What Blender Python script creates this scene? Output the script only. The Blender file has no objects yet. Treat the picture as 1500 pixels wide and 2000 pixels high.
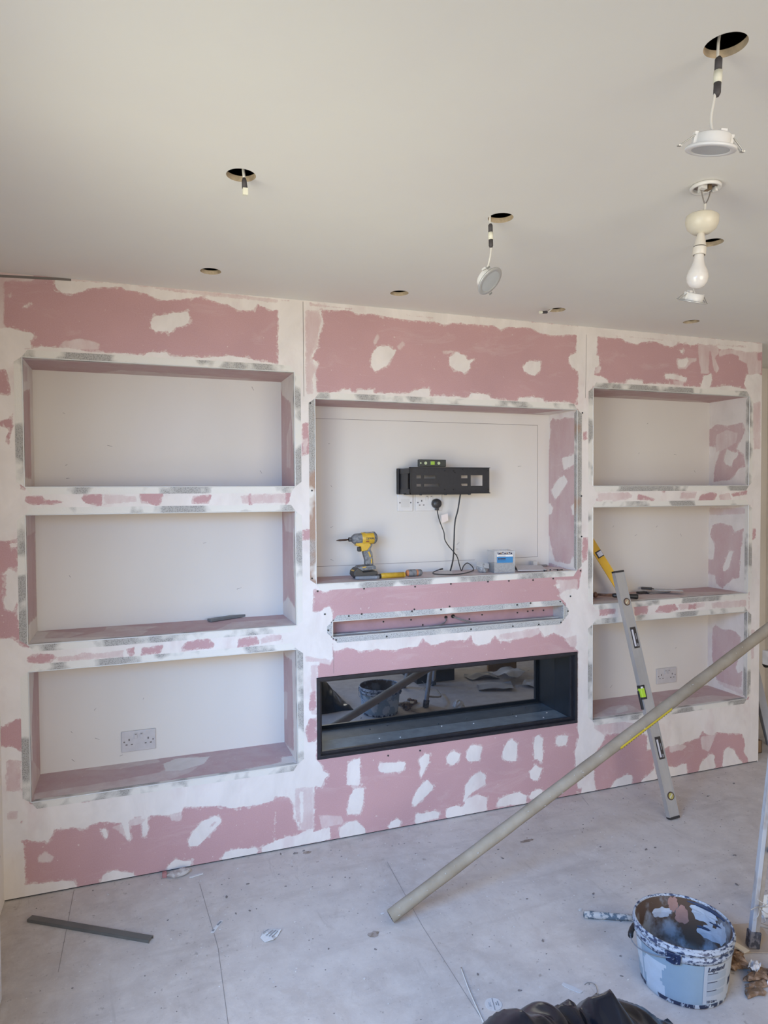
import bpy, math, random
import numpy as np
from mathutils import Vector, Matrix, noise as mnoise
random.seed(7)
S = bpy.context.scene
COL = S.collection
V = Vector

# ---------------------------------------------------------------- camera
cd = bpy.data.cameras.new('camera')
cam = bpy.data.objects.new('camera', cd)
COL.objects.link(cam)
cd.sensor_fit = 'HORIZONTAL'
cd.sensor_width = 36.0
cd.lens = 36.0 * 1334.6 / 1500.0
cd.clip_start = 0.02
yaw, pitch, roll = 0.349907, -0.028366, -0.005693
fw = V((math.sin(yaw) * math.cos(pitch), math.cos(yaw) * math.cos(pitch), math.sin(pitch)))
rt0 = V((math.cos(yaw), -math.sin(yaw), 0))
up0 = rt0.cross(fw)
rt = rt0 * math.cos(roll) + up0 * math.sin(roll)
up = up0 * math.cos(roll) - rt0 * math.sin(roll)
CAM = V((-0.382, -2.929, 1.564))
cam.matrix_world = Matrix(((rt.x, up.x, -fw.x, CAM.x), (rt.y, up.y, -fw.y, CAM.y), (rt.z, up.z, -fw.z, CAM.z), (0, 0, 0, 1)))
S.camera = cam

# ---------------------------------------------------------------- light
S.view_settings.view_transform = 'Standard'
S.view_settings.look = 'None'
S.view_settings.gamma = 1.0
S.view_settings.use_curve_mapping = False
S.view_settings.exposure = -0.04
S.cycles.use_denoising = True
S.cycles.max_bounces = 10
S.cycles.diffuse_bounces = 6
S.cycles.caustics_reflective = False
S.cycles.caustics_refractive = False
S.cycles.sample_clamp_indirect = 4.0
w = bpy.data.worlds.new('sky'); S.world = w; w.use_nodes = True
w.node_tree.nodes['Background'].inputs['Color'].default_value = (0.55, 0.72, 1.0, 1)
w.node_tree.nodes['Background'].inputs['Strength'].default_value = 0.5


def area(name, loc, aim, sx, sy, power, col, spread=180):
    l = bpy.data.lights.new(name, 'AREA'); l.shape = 'RECTANGLE'
    l.size = sx; l.size_y = sy; l.energy = power; l.color = col; l.spread = math.radians(spread)
    o = bpy.data.objects.new(name, l); COL.objects.link(o)
    o.location = loc
    o.rotation_euler = (V(aim) - V(loc)).to_track_quat('-Z', 'Y').to_euler()
    return o


# daylight through the patio window in the left wall: open sky from high up, and the soft light of the garden
area('window_sky_light', (-1.1, -2.4, 2.0), (1.6, -1.0, 0.0), 1.5, 0.5, 23, (0.02, 0.33, 1.0), 90)
area('window_far_sky_light', (-1.1, -3.2, 1.9), (0.1, 0.3, 0.6), 1.5, 0.5, 10, (0.02, 0.36, 1.0), 60)
area('window_garden_light', (-1.1, -2.0, 1.2), (1.5, 0.3, 1.2), 1.2, 1.8, 28, (0.97, 0.93, 0.74), 120)
# warm daylight through the rear window
area('rear_window_light', (1.2, -4.9, 1.45), (1.1, 0, 1.2), 2.2, 1.5, 63, (1.0, 0.90, 0.74), 170)

# ---------------------------------------------------------------- materials
def new_mat(name):
    m = bpy.data.materials.new(name); m.use_nodes = True
    return m, m.node_tree.nodes, m.node_tree.links, m.node_tree.nodes['Principled BSDF']


def mixc(N, L, fac, a, b, mode='MIX'):
    n = N.new('ShaderNodeMix'); n.data_type = 'RGBA'; n.blend_type = mode
    for sock, v in ((n.inputs[0], fac), (n.inputs[6], a), (n.inputs[7], b)):
        if isinstance(v, (int, float)): sock.default_value = v
        elif isinstance(v, tuple): sock.default_value = (*v, 1) if len(v) == 3 else v
        else: L.new(v, sock)
    return n.outputs[2]


def nz(N, L, scale, detail=3, rough=0.55, vec=None, stretch=None, dist=0.0):
    n = N.new('ShaderNodeTexNoise'); n.inputs['Scale'].default_value = scale
    n.inputs['Detail'].default_value = detail; n.inputs['Roughness'].default_value = rough
    n.inputs['Distortion'].default_value = dist
    if vec is None:
        tc = N.new('ShaderNodeTexCoord'); vec = tc.outputs['Object']
    if stretch:
        mp = N.new('ShaderNodeMapping'); mp.inputs['Scale'].default_value = stretch
        L.new(vec, mp.inputs['Vector']); vec = mp.outputs[0]
    L.new(vec, n.inputs['Vector'])
    return n.outputs[0]


def mth(N, L, op, a, b=None, c=None):
    n = N.new('ShaderNodeMath'); n.operation = op
    for i, v in enumerate((a, b, c)):
        if v is None: continue
        if isinstance(v, (int, float)): n.inputs[i].default_value = v
        else: L.new(v, n.inputs[i])
    return n.outputs[0]


def rng(N, L, v, a, b, c=0.0, d=1.0, smooth=False):
    n = N.new('ShaderNodeMapRange'); L.new(v, n.inputs[0])
    if smooth: n.interpolation_type = 'SMOOTHSTEP'
    for i, x in enumerate((a, b, c, d)): n.inputs[i + 1].default_value = x
    return n.outputs[0]


def bump(N, L, bsdf, h, strength=0.3, dist=0.002):
    n = N.new('ShaderNodeBump'); n.inputs['Strength'].default_value = strength
    n.inputs['Distance'].default_value = dist
    L.new(h, n.inputs['Height']); L.new(n.outputs[0], bsdf.inputs['Normal'])


MATS = {}
def simple(name, col, rough=0.6, metal=0.0, var=0.0, scale=20.0, col2=None, bmp=0.0, thr=None, stretch=None, spec=None, trans=0.0, alpha=1.0):
    if name in MATS: return MATS[name]
    m, N, L, B = new_mat(name)
    B.inputs['Base Color'].default_value = (*col, 1)
    B.inputs['Roughness'].default_value = rough; B.inputs['Metallic'].default_value = metal
    if spec is not None: B.inputs['Specular IOR Level'].default_value = spec
    if trans: B.inputs['Transmission Weight'].default_value = trans
    if alpha < 1: B.inputs['Alpha'].default_value = alpha
    n = nz(N, L, scale, 4, 0.6, stretch=stretch)
    if col2 is not None:
        t = thr or (0.45, 0.55)
        f = rng(N, L, n, t[0], t[1])
        L.new(mixc(N, L, f, col, col2), B.inputs['Base Color'])
    elif var:
        f = rng(N, L, n, 0.3, 0.7)
        a = tuple(c * (1 - var) for c in col); b = tuple(min(1, c * (1 + var)) for c in col)
        L.new(mixc(N, L, f, a, b), B.inputs['Base Color'])
    if bmp: bump(N, L, B, n, bmp)
    MATS[name] = m
    return m


def board_material(name='pink_board_with_filler', dusty=0.0):
    m, N, L, B = new_mat(name)
    B.inputs['Roughness'].default_value = 0.85
    B.inputs['Specular IOR Level'].default_value = 0.2
    ac = N.new('ShaderNodeAttribute'); ac.attribute_name = 'cover'
    sk = N.new('ShaderNodeAttribute'); sk.attribute_name = 'skim'
    n1 = nz(N, L, 22, 2, 0.5); n2 = nz(N, L, 95, 3, 0.65)
    wob = mth(N, L, 'ADD', mth(N, L, 'MULTIPLY', mth(N, L, 'SUBTRACT', n1, 0.5), 0.015), mth(N, L, 'MULTIPLY', mth(N, L, 'SUBTRACT', n2, 0.5), 0.013))
    e1 = mth(N, L, 'ADD', ac.outputs['Fac'], wob)
    m1 = rng(N, L, e1, -0.0012, 0.0012)
    n3 = nz(N, L, 42, 5, 0.75, dist=0.4)
    fr = mth(N, L, 'ADD', e1, mth(N, L, 'MULTIPLY', mth(N, L, 'SUBTRACT', n3, 0.40), 0.055))
    e2 = mth(N, L, 'ADD', sk.outputs['Fac'], wob)
    m2 = rng(N, L, e2, -0.003, 0.003)
    st = nz(N, L, 14, 4, 0.6, stretch=(1.0, 1.0, 0.35))
    m2 = mth(N, L, 'MULTIPLY', m2, rng(N, L, st, 0.34, 0.62, 0.45, 0.92))
    big = nz(N, L, 3.0, 3, 0.5)
    pink = mixc(N, L, rng(N, L, big, 0.3, 0.7), PINK_A, PINK_B)
    fine = nz(N, L, 260, 2, 0.6)
    pink = mixc(N, L, rng(N, L, fine, 0.35, 0.75, 0, 0.12), pink, (0.75, 0.6, 0.6))
    spk = rng(N, L, nz(N, L, 60, 2, 0.5), 0.71, 0.75, 0, 0.5)
    pink = mixc(N, L, spk, pink, FILL_A)
    dust = rng(N, L, nz(N, L, 7, 5, 0.7, stretch=(.5, 1, 1.6), dist=.8), 0.56, 0.74, 0, 0.30)
    pink = mixc(N, L, dust, pink, (0.62, 0.50, 0.49))
    thick = nz(N, L, 8, 5, 0.62, stretch=(1.0, 1.0, 0.6), dist=0.6)
    fill = mixc(N, L, rng(N, L, thick, 0.3, 0.72), FILL_B, FILL_A)
    thin = rng(N, L, nz(N, L, 5.5, 4, 0.6, stretch=(1.3, 1, 0.7), dist=0.4), 0.54, 0.70, 0, 0.50)
    fill = mixc(N, L, thin, fill, FILL_C)
    skim = mixc(N, L, 0.25, fill, pink)
    frm = mth(N, L, 'MULTIPLY', rng(N, L, fr, -0.001, 0.004), rng(N, L, n3, 0.40, 0.62, 0.25, 0.75))
    if dusty: pink = mixc(N, L, rng(N, L, st, 0.3, 0.7, dusty * .6, dusty * 1.4), pink, (0.62, 0.56, 0.54))
    c = mixc(N, L, frm, pink, skim)
    c = mixc(N, L, m2, c, skim)
    c = mixc(N, L, m1, c, fill)
    L.new(c, B.inputs['Base Color'])
    h = mth(N, L, 'ADD', mth(N, L, 'ADD', m1, mth(N, L, 'MULTIPLY', m2, 0.4)), mth(N, L, 'MULTIPLY', thick, 1.0))
    bump(N, L, B, h, 0.25, 0.0015)
    return m


PINK_A = (0.435, 0.262, 0.268)
PINK_B = (0.490, 0.295, 0.298)
FILL_A = (0.745, 0.690, 0.655)
FILL_B = (0.640, 0.590, 0.555)
FILL_C = (0.590, 0.475, 0.465)
BOARD = board_material()
DUSTY = board_material('dusty_pink_reveal_board', 0.34)


def panel_material():
    m, N, L, B = new_mat('painted_recess_back')
    B.inputs['Roughness'].default_value = 0.7
    a = nz(N, L, 2.2, 3, 0.5, stretch=(1, 1, 0.5)); b = nz(N, L, 30, 4, 0.6)
    c = mixc(N, L, rng(N, L, a, 0.3, 0.7), (0.625, 0.585, 0.535), (0.665, 0.625, 0.575))
    c = mixc(N, L, rng(N, L, b, 0.68, 0.8, 0, 0.25), c, (0.55, 0.50, 0.46))
    L.new(c, B.inputs['Base Color'])
    bump(N, L, B, b, 0.08, 0.001)
    return m


PANEL = panel_material()


def bead_material(name, rust=0.0, thr=(0.43, 0.50), grey=(0.275, 0.262, 0.245)):
    m, N, L, B = new_mat(name)
    B.inputs['Roughness'].default_value = 0.6
    B.inputs['Metallic'].default_value = 0.0
    tc = N.new('ShaderNodeTexCoord')
    g = nz(N, L, 5.5, 3, 0.5)
    v = N.new('ShaderNodeTexVoronoi'); v.inputs['Scale'].default_value = 240
    L.new(tc.outputs['Object'], v.inputs['Vector'])
    mesh = rng(N, L, v.outputs['Distance'], 0.2, 0.5, 0, 1)
    metal = mixc(N, L, mesh, tuple(c * 0.66 for c in grey), tuple(c * 1.35 for c in grey))
    if rust:
        r = rng(N, L, nz(N, L, 3.6, 3, 0.5), 0.50, 0.56, 0, rust)
        metal = mixc(N, L, r, metal, (0.34, 0.20, 0.13))
    c = mixc(N, L, rng(N, L, g, thr[0], thr[1]), metal, (0.66, 0.63, 0.58))
    L.new(c, B.inputs['Base Color'])
    bump(N, L, B, v.outputs['Distance'], 0.3, 0.001)
    return m


BEAD = bead_material('galvanised_bead_with_filler')
BEAD_TAPE = bead_material('galvanised_bead_stained', rust=0.8, thr=(0.54, 0.60))
BEAD_BARE = bead_material('galvanised_bead_bare', thr=(0.60, 0.70), grey=(0.33, 0.33, 0.325))
NOSE = simple('bead_nose', (0.62, 0.62, 0.60), 0.35, 0.3)


def ceiling_material():
    m, N, L, B = new_mat('ceiling_plaster')
    B.inputs['Roughness'].default_value = 0.8
    a = nz(N, L, 1.4, 3, 0.5); b = nz(N, L, 9, 3, 0.6)
    c = mixc(N, L, rng(N, L, a, 0.3, 0.7), (0.74, 0.725, 0.69), (0.77, 0.765, 0.715))
    c = mixc(N, L, rng(N, L, b, 0.45, 0.8, 0, 0.2), c, (0.71, 0.69, 0.69))
    L.new(c, B.inputs['Base Color'])
    bump(N, L, B, a, 0.05, 0.003)
    return m


def floor_material():
    m, N, L, B = new_mat('dusty_board_floor')
    B.inputs['Roughness'].default_value = 0.8
    a = nz(N, L, 1.6, 4, 0.6, dist=0.5); b = nz(N, L, 11, 6, 0.68, dist=0.3); d = nz(N, L, 45, 5, 0.7)
    e = nz(N, L, 7, 4, 0.6, stretch=(0.35, 1.6, 1)); g = nz(N, L, 150, 3, 0.6)
    c = mixc(N, L, rng(N, L, a, 0.3, 0.7), (0.45, 0.405, 0.395), (0.585, 0.545, 0.54))
    c = mixc(N, L, rng(N, L, b, 0.38, 0.68, 0, 0.8), c, (0.64, 0.60, 0.59))
    c = mixc(N, L, rng(N, L, e, 0.55, 0.75, 0, 0.6), c, (0.40, 0.355, 0.345))
    c = mixc(N, L, rng(N, L, d, 0.60, 0.70, 0, 0.5), c, (0.68, 0.66, 0.65))
    c = mixc(N, L, rng(N, L, g, 0.62, 0.72, 0, 0.35), c, (0.70, 0.68, 0.67))
    c = mixc(N, L, rng(N, L, d, 0.39, 0.30, 0, 0.8), c, (0.29, 0.255, 0.24))
    c = mixc(N, L, rng(N, L, nz(N, L, 26, 2, 0.5), 0.70, 0.76, 0, 0.5), c, (0.22, 0.19, 0.17))
    sc1 = nz(N, L, 5, 6, 0.75, stretch=(2.2, .35, 1), dist=1.2); c = mixc(N, L, rng(N, L, sc1, 0.60, 0.72, 0, 0.5), c, (0.36, 0.32, 0.31))
    sm = nz(N, L, 3.1, 5, 0.7, dist=1.5); c = mixc(N, L, rng(N, L, sm, 0.56, 0.66, 0, 0.4), c, (0.47, 0.41, 0.385))
    c = mixc(N, L, 1.0, c, (0.92, 0.90, 0.85), 'MULTIPLY')
    L.new(c, B.inputs['Base Color'])
    bump(N, L, B, d, 0.35, 0.002)
    return m


WHITE = simple('white_plastic', (0.72, 0.71, 0.69), 0.35, var=0.03)
CREAM = simple('cream_plastic', (0.66, 0.61, 0.49), 0.35, var=0.04)
CABLEW = simple('white_cable', (0.66, 0.64, 0.60), 0.5)
BLACK = simple('black_plastic', (0.02, 0.02, 0.022), 0.45, var=0.2)
DARK = simple('dark_void', (0.015, 0.012, 0.010), 0.9)
PENCIL = simple('pencil_line', (0.16, 0.14, 0.13), 0.9)
BLACKMETAL = simple('black_coated_steel', (0.022, 0.022, 0.026), 0.45, spec=0.4, var=0.15, scale=60)
WALLP = simple('cream_wall_paint', (.76, .71, .65), 0.8, var=0.04, scale=4)
SOCKET = simple('socket_plastic', (0.50, 0.475, 0.47), 0.45, var=0.06, scale=40)
CLEANSOCKET = simple('clean_socket_plastic', (0.66, 0.63, 0.60), 0.4, var=0.03, scale=40)


# ---------------------------------------------------------------- mesh helper
def frame(origin, x, y, z):
    return Matrix(((x[0], y[0], z[0], origin[0]), (x[1], y[1], z[1], origin[1]), (x[2], y[2], z[2], origin[2]), (0, 0, 0, 1)))


def basis(axis, hint=(0, 0, 1)):
    z = V(axis).normalized(); h = V(hint)
    if abs(z.dot(h.normalized())) > 0.98: h = V((1, 0, 0)) if abs(z.x) < 0.9 else V((0, 1, 0))
    x = h.cross(z).normalized(); y = z.cross(x)
    return x, y, z


def rotz(loc, deg):
    return Matrix.Translation(loc) @ Matrix.Rotation(math.radians(deg), 4, 'Z')


def root_loc(p):
    while p is not None and p.parent is not None: p = p.parent
    return V(p.location) if p is not None else V((0, 0, 0))


class MB:
    def __init__(s, M=None): s.v = []; s.f = []; s.m = []; s.s = []; s.M = M
    def add(s, verts, faces, mat=0, smooth=False, M=None):
        b = len(s.v); T = M if M is not None else s.M
        for p in verts:
            p = V(p)
            s.v.append(T @ p if T is not None else p)
        for k, f in enumerate(faces):
            s.f.append([b + i for i in f]); s.m.append(mat[k] if isinstance(mat, list) else mat); s.s.append(smooth)
        return s
    def box(s, c, d, mat=0, M=None):
        x, y, z = c; a, b, h = d[0] / 2, d[1] / 2, d[2] / 2
        vs = [(x + i * a, y + j * b, z + k * h) for k in (-1, 1) for j in (-1, 1) for i in (-1, 1)]
        return s.add(vs, [(0, 2, 3, 1), (4, 5, 7, 6), (0, 1, 5, 4), (2, 6, 7, 3), (0, 4, 6, 2), (1, 3, 7, 5)], mat, False, M)
    def bb(s, x0, x1, y0, y1, z0, z1, mat=0, M=None):
        return s.box(((x0 + x1) / 2, (y0 + y1) / 2, (z0 + z1) / 2), (x1 - x0, y1 - y0, z1 - z0), mat, M)
    def lathe(s, prof, origin=(0, 0, 0), axis=(0, 0, 1), n=32, mat=0, M=None, hint=(1, 0, 0), matf=None, smooth=True):
        x, y, z = basis(axis, hint); o = V(origin); vs = []; fs = []; ms = []
        for r, h in prof:
            for k in range(n):
                a = 2 * math.pi * k / n
                vs.append(o + z * h + x * (r * math.cos(a)) + y * (r * math.sin(a)))
        for i in range(len(prof) - 1):
            for k in range(n):
                k2 = (k + 1) % n
                fs.append((i * n + k, i * n + k2, (i + 1) * n + k2, (i + 1) * n + k))
                ms.append(matf(i, k) if matf else mat)
        return s.add(vs, fs, ms, smooth, M)
    def cyl(s, p0, p1, r0, r1=None, n=20, mat=0, caps=True, M=None):
        p0 = V(p0); p1 = V(p1); r1 = r0 if r1 is None else r1
        h = (p1 - p0).length
        s.lathe([(r0, 0), (r1, h)], p0, p1 - p0, n, mat, M)
        if caps:
            x, y, z = basis(p1 - p0, (1, 0, 0))
            for p, r, rev in ((p0, r0, True), (p1, r1, False)):
                vs = [p + x * (r * math.cos(2 * math.pi * k / n)) + y * (r * math.sin(2 * math.pi * k / n)) for k in range(n)]
                s.add(vs, [tuple(reversed(range(n))) if rev else tuple(range(n))], mat, False, M)
        return s
    def tube(s, pts, r, n=8, mat=0, smoothpts=True, M=None):
        P = [V(p) for p in pts]
        if smoothpts and len(P) > 2:
            Q = []
            for i in range(len(P) - 1):
                a = P[max(i - 1, 0)]; b = P[i]; c = P[i + 1]; d = P[min(i + 2, len(P) - 1)]
                for t in (0, .2, .4, .6, .8):
                    Q.append(0.5 * ((2 * b) + (c - a) * t + (2 * a - 5 * b + 4 * c - d) * t * t + (3 * b - a - 3 * c + d) * t ** 3))
            Q.append(P[-1]); P = Q
        vs = []; fs = []; x = None
        for i, p in enumerate(P):
            t = (P[min(i + 1, len(P) - 1)] - P[max(i - 1, 0)]).normalized()
            if x is None: x, y, _ = basis(t)
            else:
                x = (x - t * x.dot(t)).normalized(); y = t.cross(x)
            rr = r[i] if isinstance(r, list) else r
            for k in range(n):
                a = 2 * math.pi * k / n
                vs.append(p + x * (rr * math.cos(a)) + y * (rr * math.sin(a)))
        for i in range(len(P) - 1):
            for k in range(n):
                k2 = (k + 1) % n
                fs.append((i * n + k, i * n + k2, (i + 1) * n + k2, (i + 1) * n + k))
        fs.append(tuple(reversed(range(n)))); fs.append(tuple(range((len(P) - 1) * n, len(P) * n)))
        return s.add(vs, fs, mat, True, M)
    def prism(s, poly, o, U, W, depth, mat=0, M=None):
        """poly in (u,w) on plane o + uU + wW, extruded by depth vector"""
        o = V(o); U = V(U); W = V(W); D = V(depth); n = len(poly)
        a = [o + U * u + W * q for u, q in poly]; b = [p + D for p in a]
        fs = [tuple(range(n)), tuple(reversed(range(n, 2 * n)))]
        fs += [(i, i + n, (i + 1) % n + n, (i + 1) % n) for i in range(n)]
        return s.add(a + b, fs, mat, False, M)
    def sphere(s, c, r, n=16, mat=0, M=None):
        rx, ry, rz = (r, r, r) if isinstance(r, (int, float)) else r
        vs = []; fs = []; m = n // 2
        for i in range(m + 1):
            ph = math.pi * i / m
            for k in range(n):
                a = 2 * math.pi * k / n
                vs.append((c[0] + rx * math.sin(ph) * math.cos(a), c[1] + ry * math.sin(ph) * math.sin(a), c[2] + rz * math.cos(ph)))
        for i in range(m):
            for k in range(n):
                k2 = (k + 1) % n
                fs.append((i * n + k, (i + 1) * n + k, (i + 1) * n + k2, i * n + k2))
        return s.add(vs, fs, mat, True, M)
    def build(s, name, mats, parent=None, bevel=0.0, label=None, cat=None, group=None, kind=None, seg=2):
        mats = mats if isinstance(mats, (list, tuple)) else [mats]
        if parent is not None: off = root_loc(parent)
        elif kind == 'structure': off = V((0, 0, 0))
        else:
            xs = [p.x for p in s.v]; ys = [p.y for p in s.v]; zs = [p.z for p in s.v]
            off = V(((min(xs) + max(xs)) / 2, (min(ys) + max(ys)) / 2, min(zs)))
        me = bpy.data.meshes.new(name)
        me.from_pydata([tuple(p - off) for p in s.v], [], s.f)
        for m in mats: me.materials.append(m)
        me.polygons.foreach_set('material_index', s.m)
        me.polygons.foreach_set('use_smooth', s.s)
        me.validate(); me.update()
        o = bpy.data.objects.new(name, me); COL.objects.link(o)
        if parent is not None: o.parent = parent
        else: o.location = off
        if bevel:
            b = o.modifiers.new('bevel', 'BEVEL'); b.width = bevel; b.segments = seg; b.limit_method = 'ANGLE'; b.angle_limit = math.radians(40)
        tag(o, label, cat, group, kind)
        return o


def tag(o, label=None, cat=None, group=None, kind=None):
    if label: o['label'] = label
    if cat: o['category'] = cat
    if group: o['group'] = group
    if kind: o['kind'] = kind
    return o


def thing(name, loc, label, cat, group=None):
    o = bpy.data.objects.new(name, None); COL.objects.link(o); o.location = loc
    o.empty_display_size = 0.02
    return tag(o, label, cat, group)


def text_part(txt, size, mapf, name, mat, parent, shear=0.0, bold=0.0):
    """letters as a thin mesh; mapf turns flat (x, y) into a point on the surface"""
    cu = bpy.data.curves.new(name, 'FONT'); cu.body = txt; cu.size = size; cu.shear = shear; cu.offset = bold
    t = bpy.data.objects.new('tmp_text', cu); COL.objects.link(t)
    dg = bpy.context.evaluated_depsgraph_get()
    me = bpy.data.meshes.new_from_object(t.evaluated_get(dg))
    bpy.data.objects.remove(t); bpy.data.curves.remove(cu)
    off = root_loc(parent)
    for v in me.vertices: v.co = V(mapf(v.co.x, v.co.y)) - off
    me.materials.clear(); me.materials.append(mat); me.name = name
    o = bpy.data.objects.new(name, me); COL.objects.link(o); o.parent = parent
    return o


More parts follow.
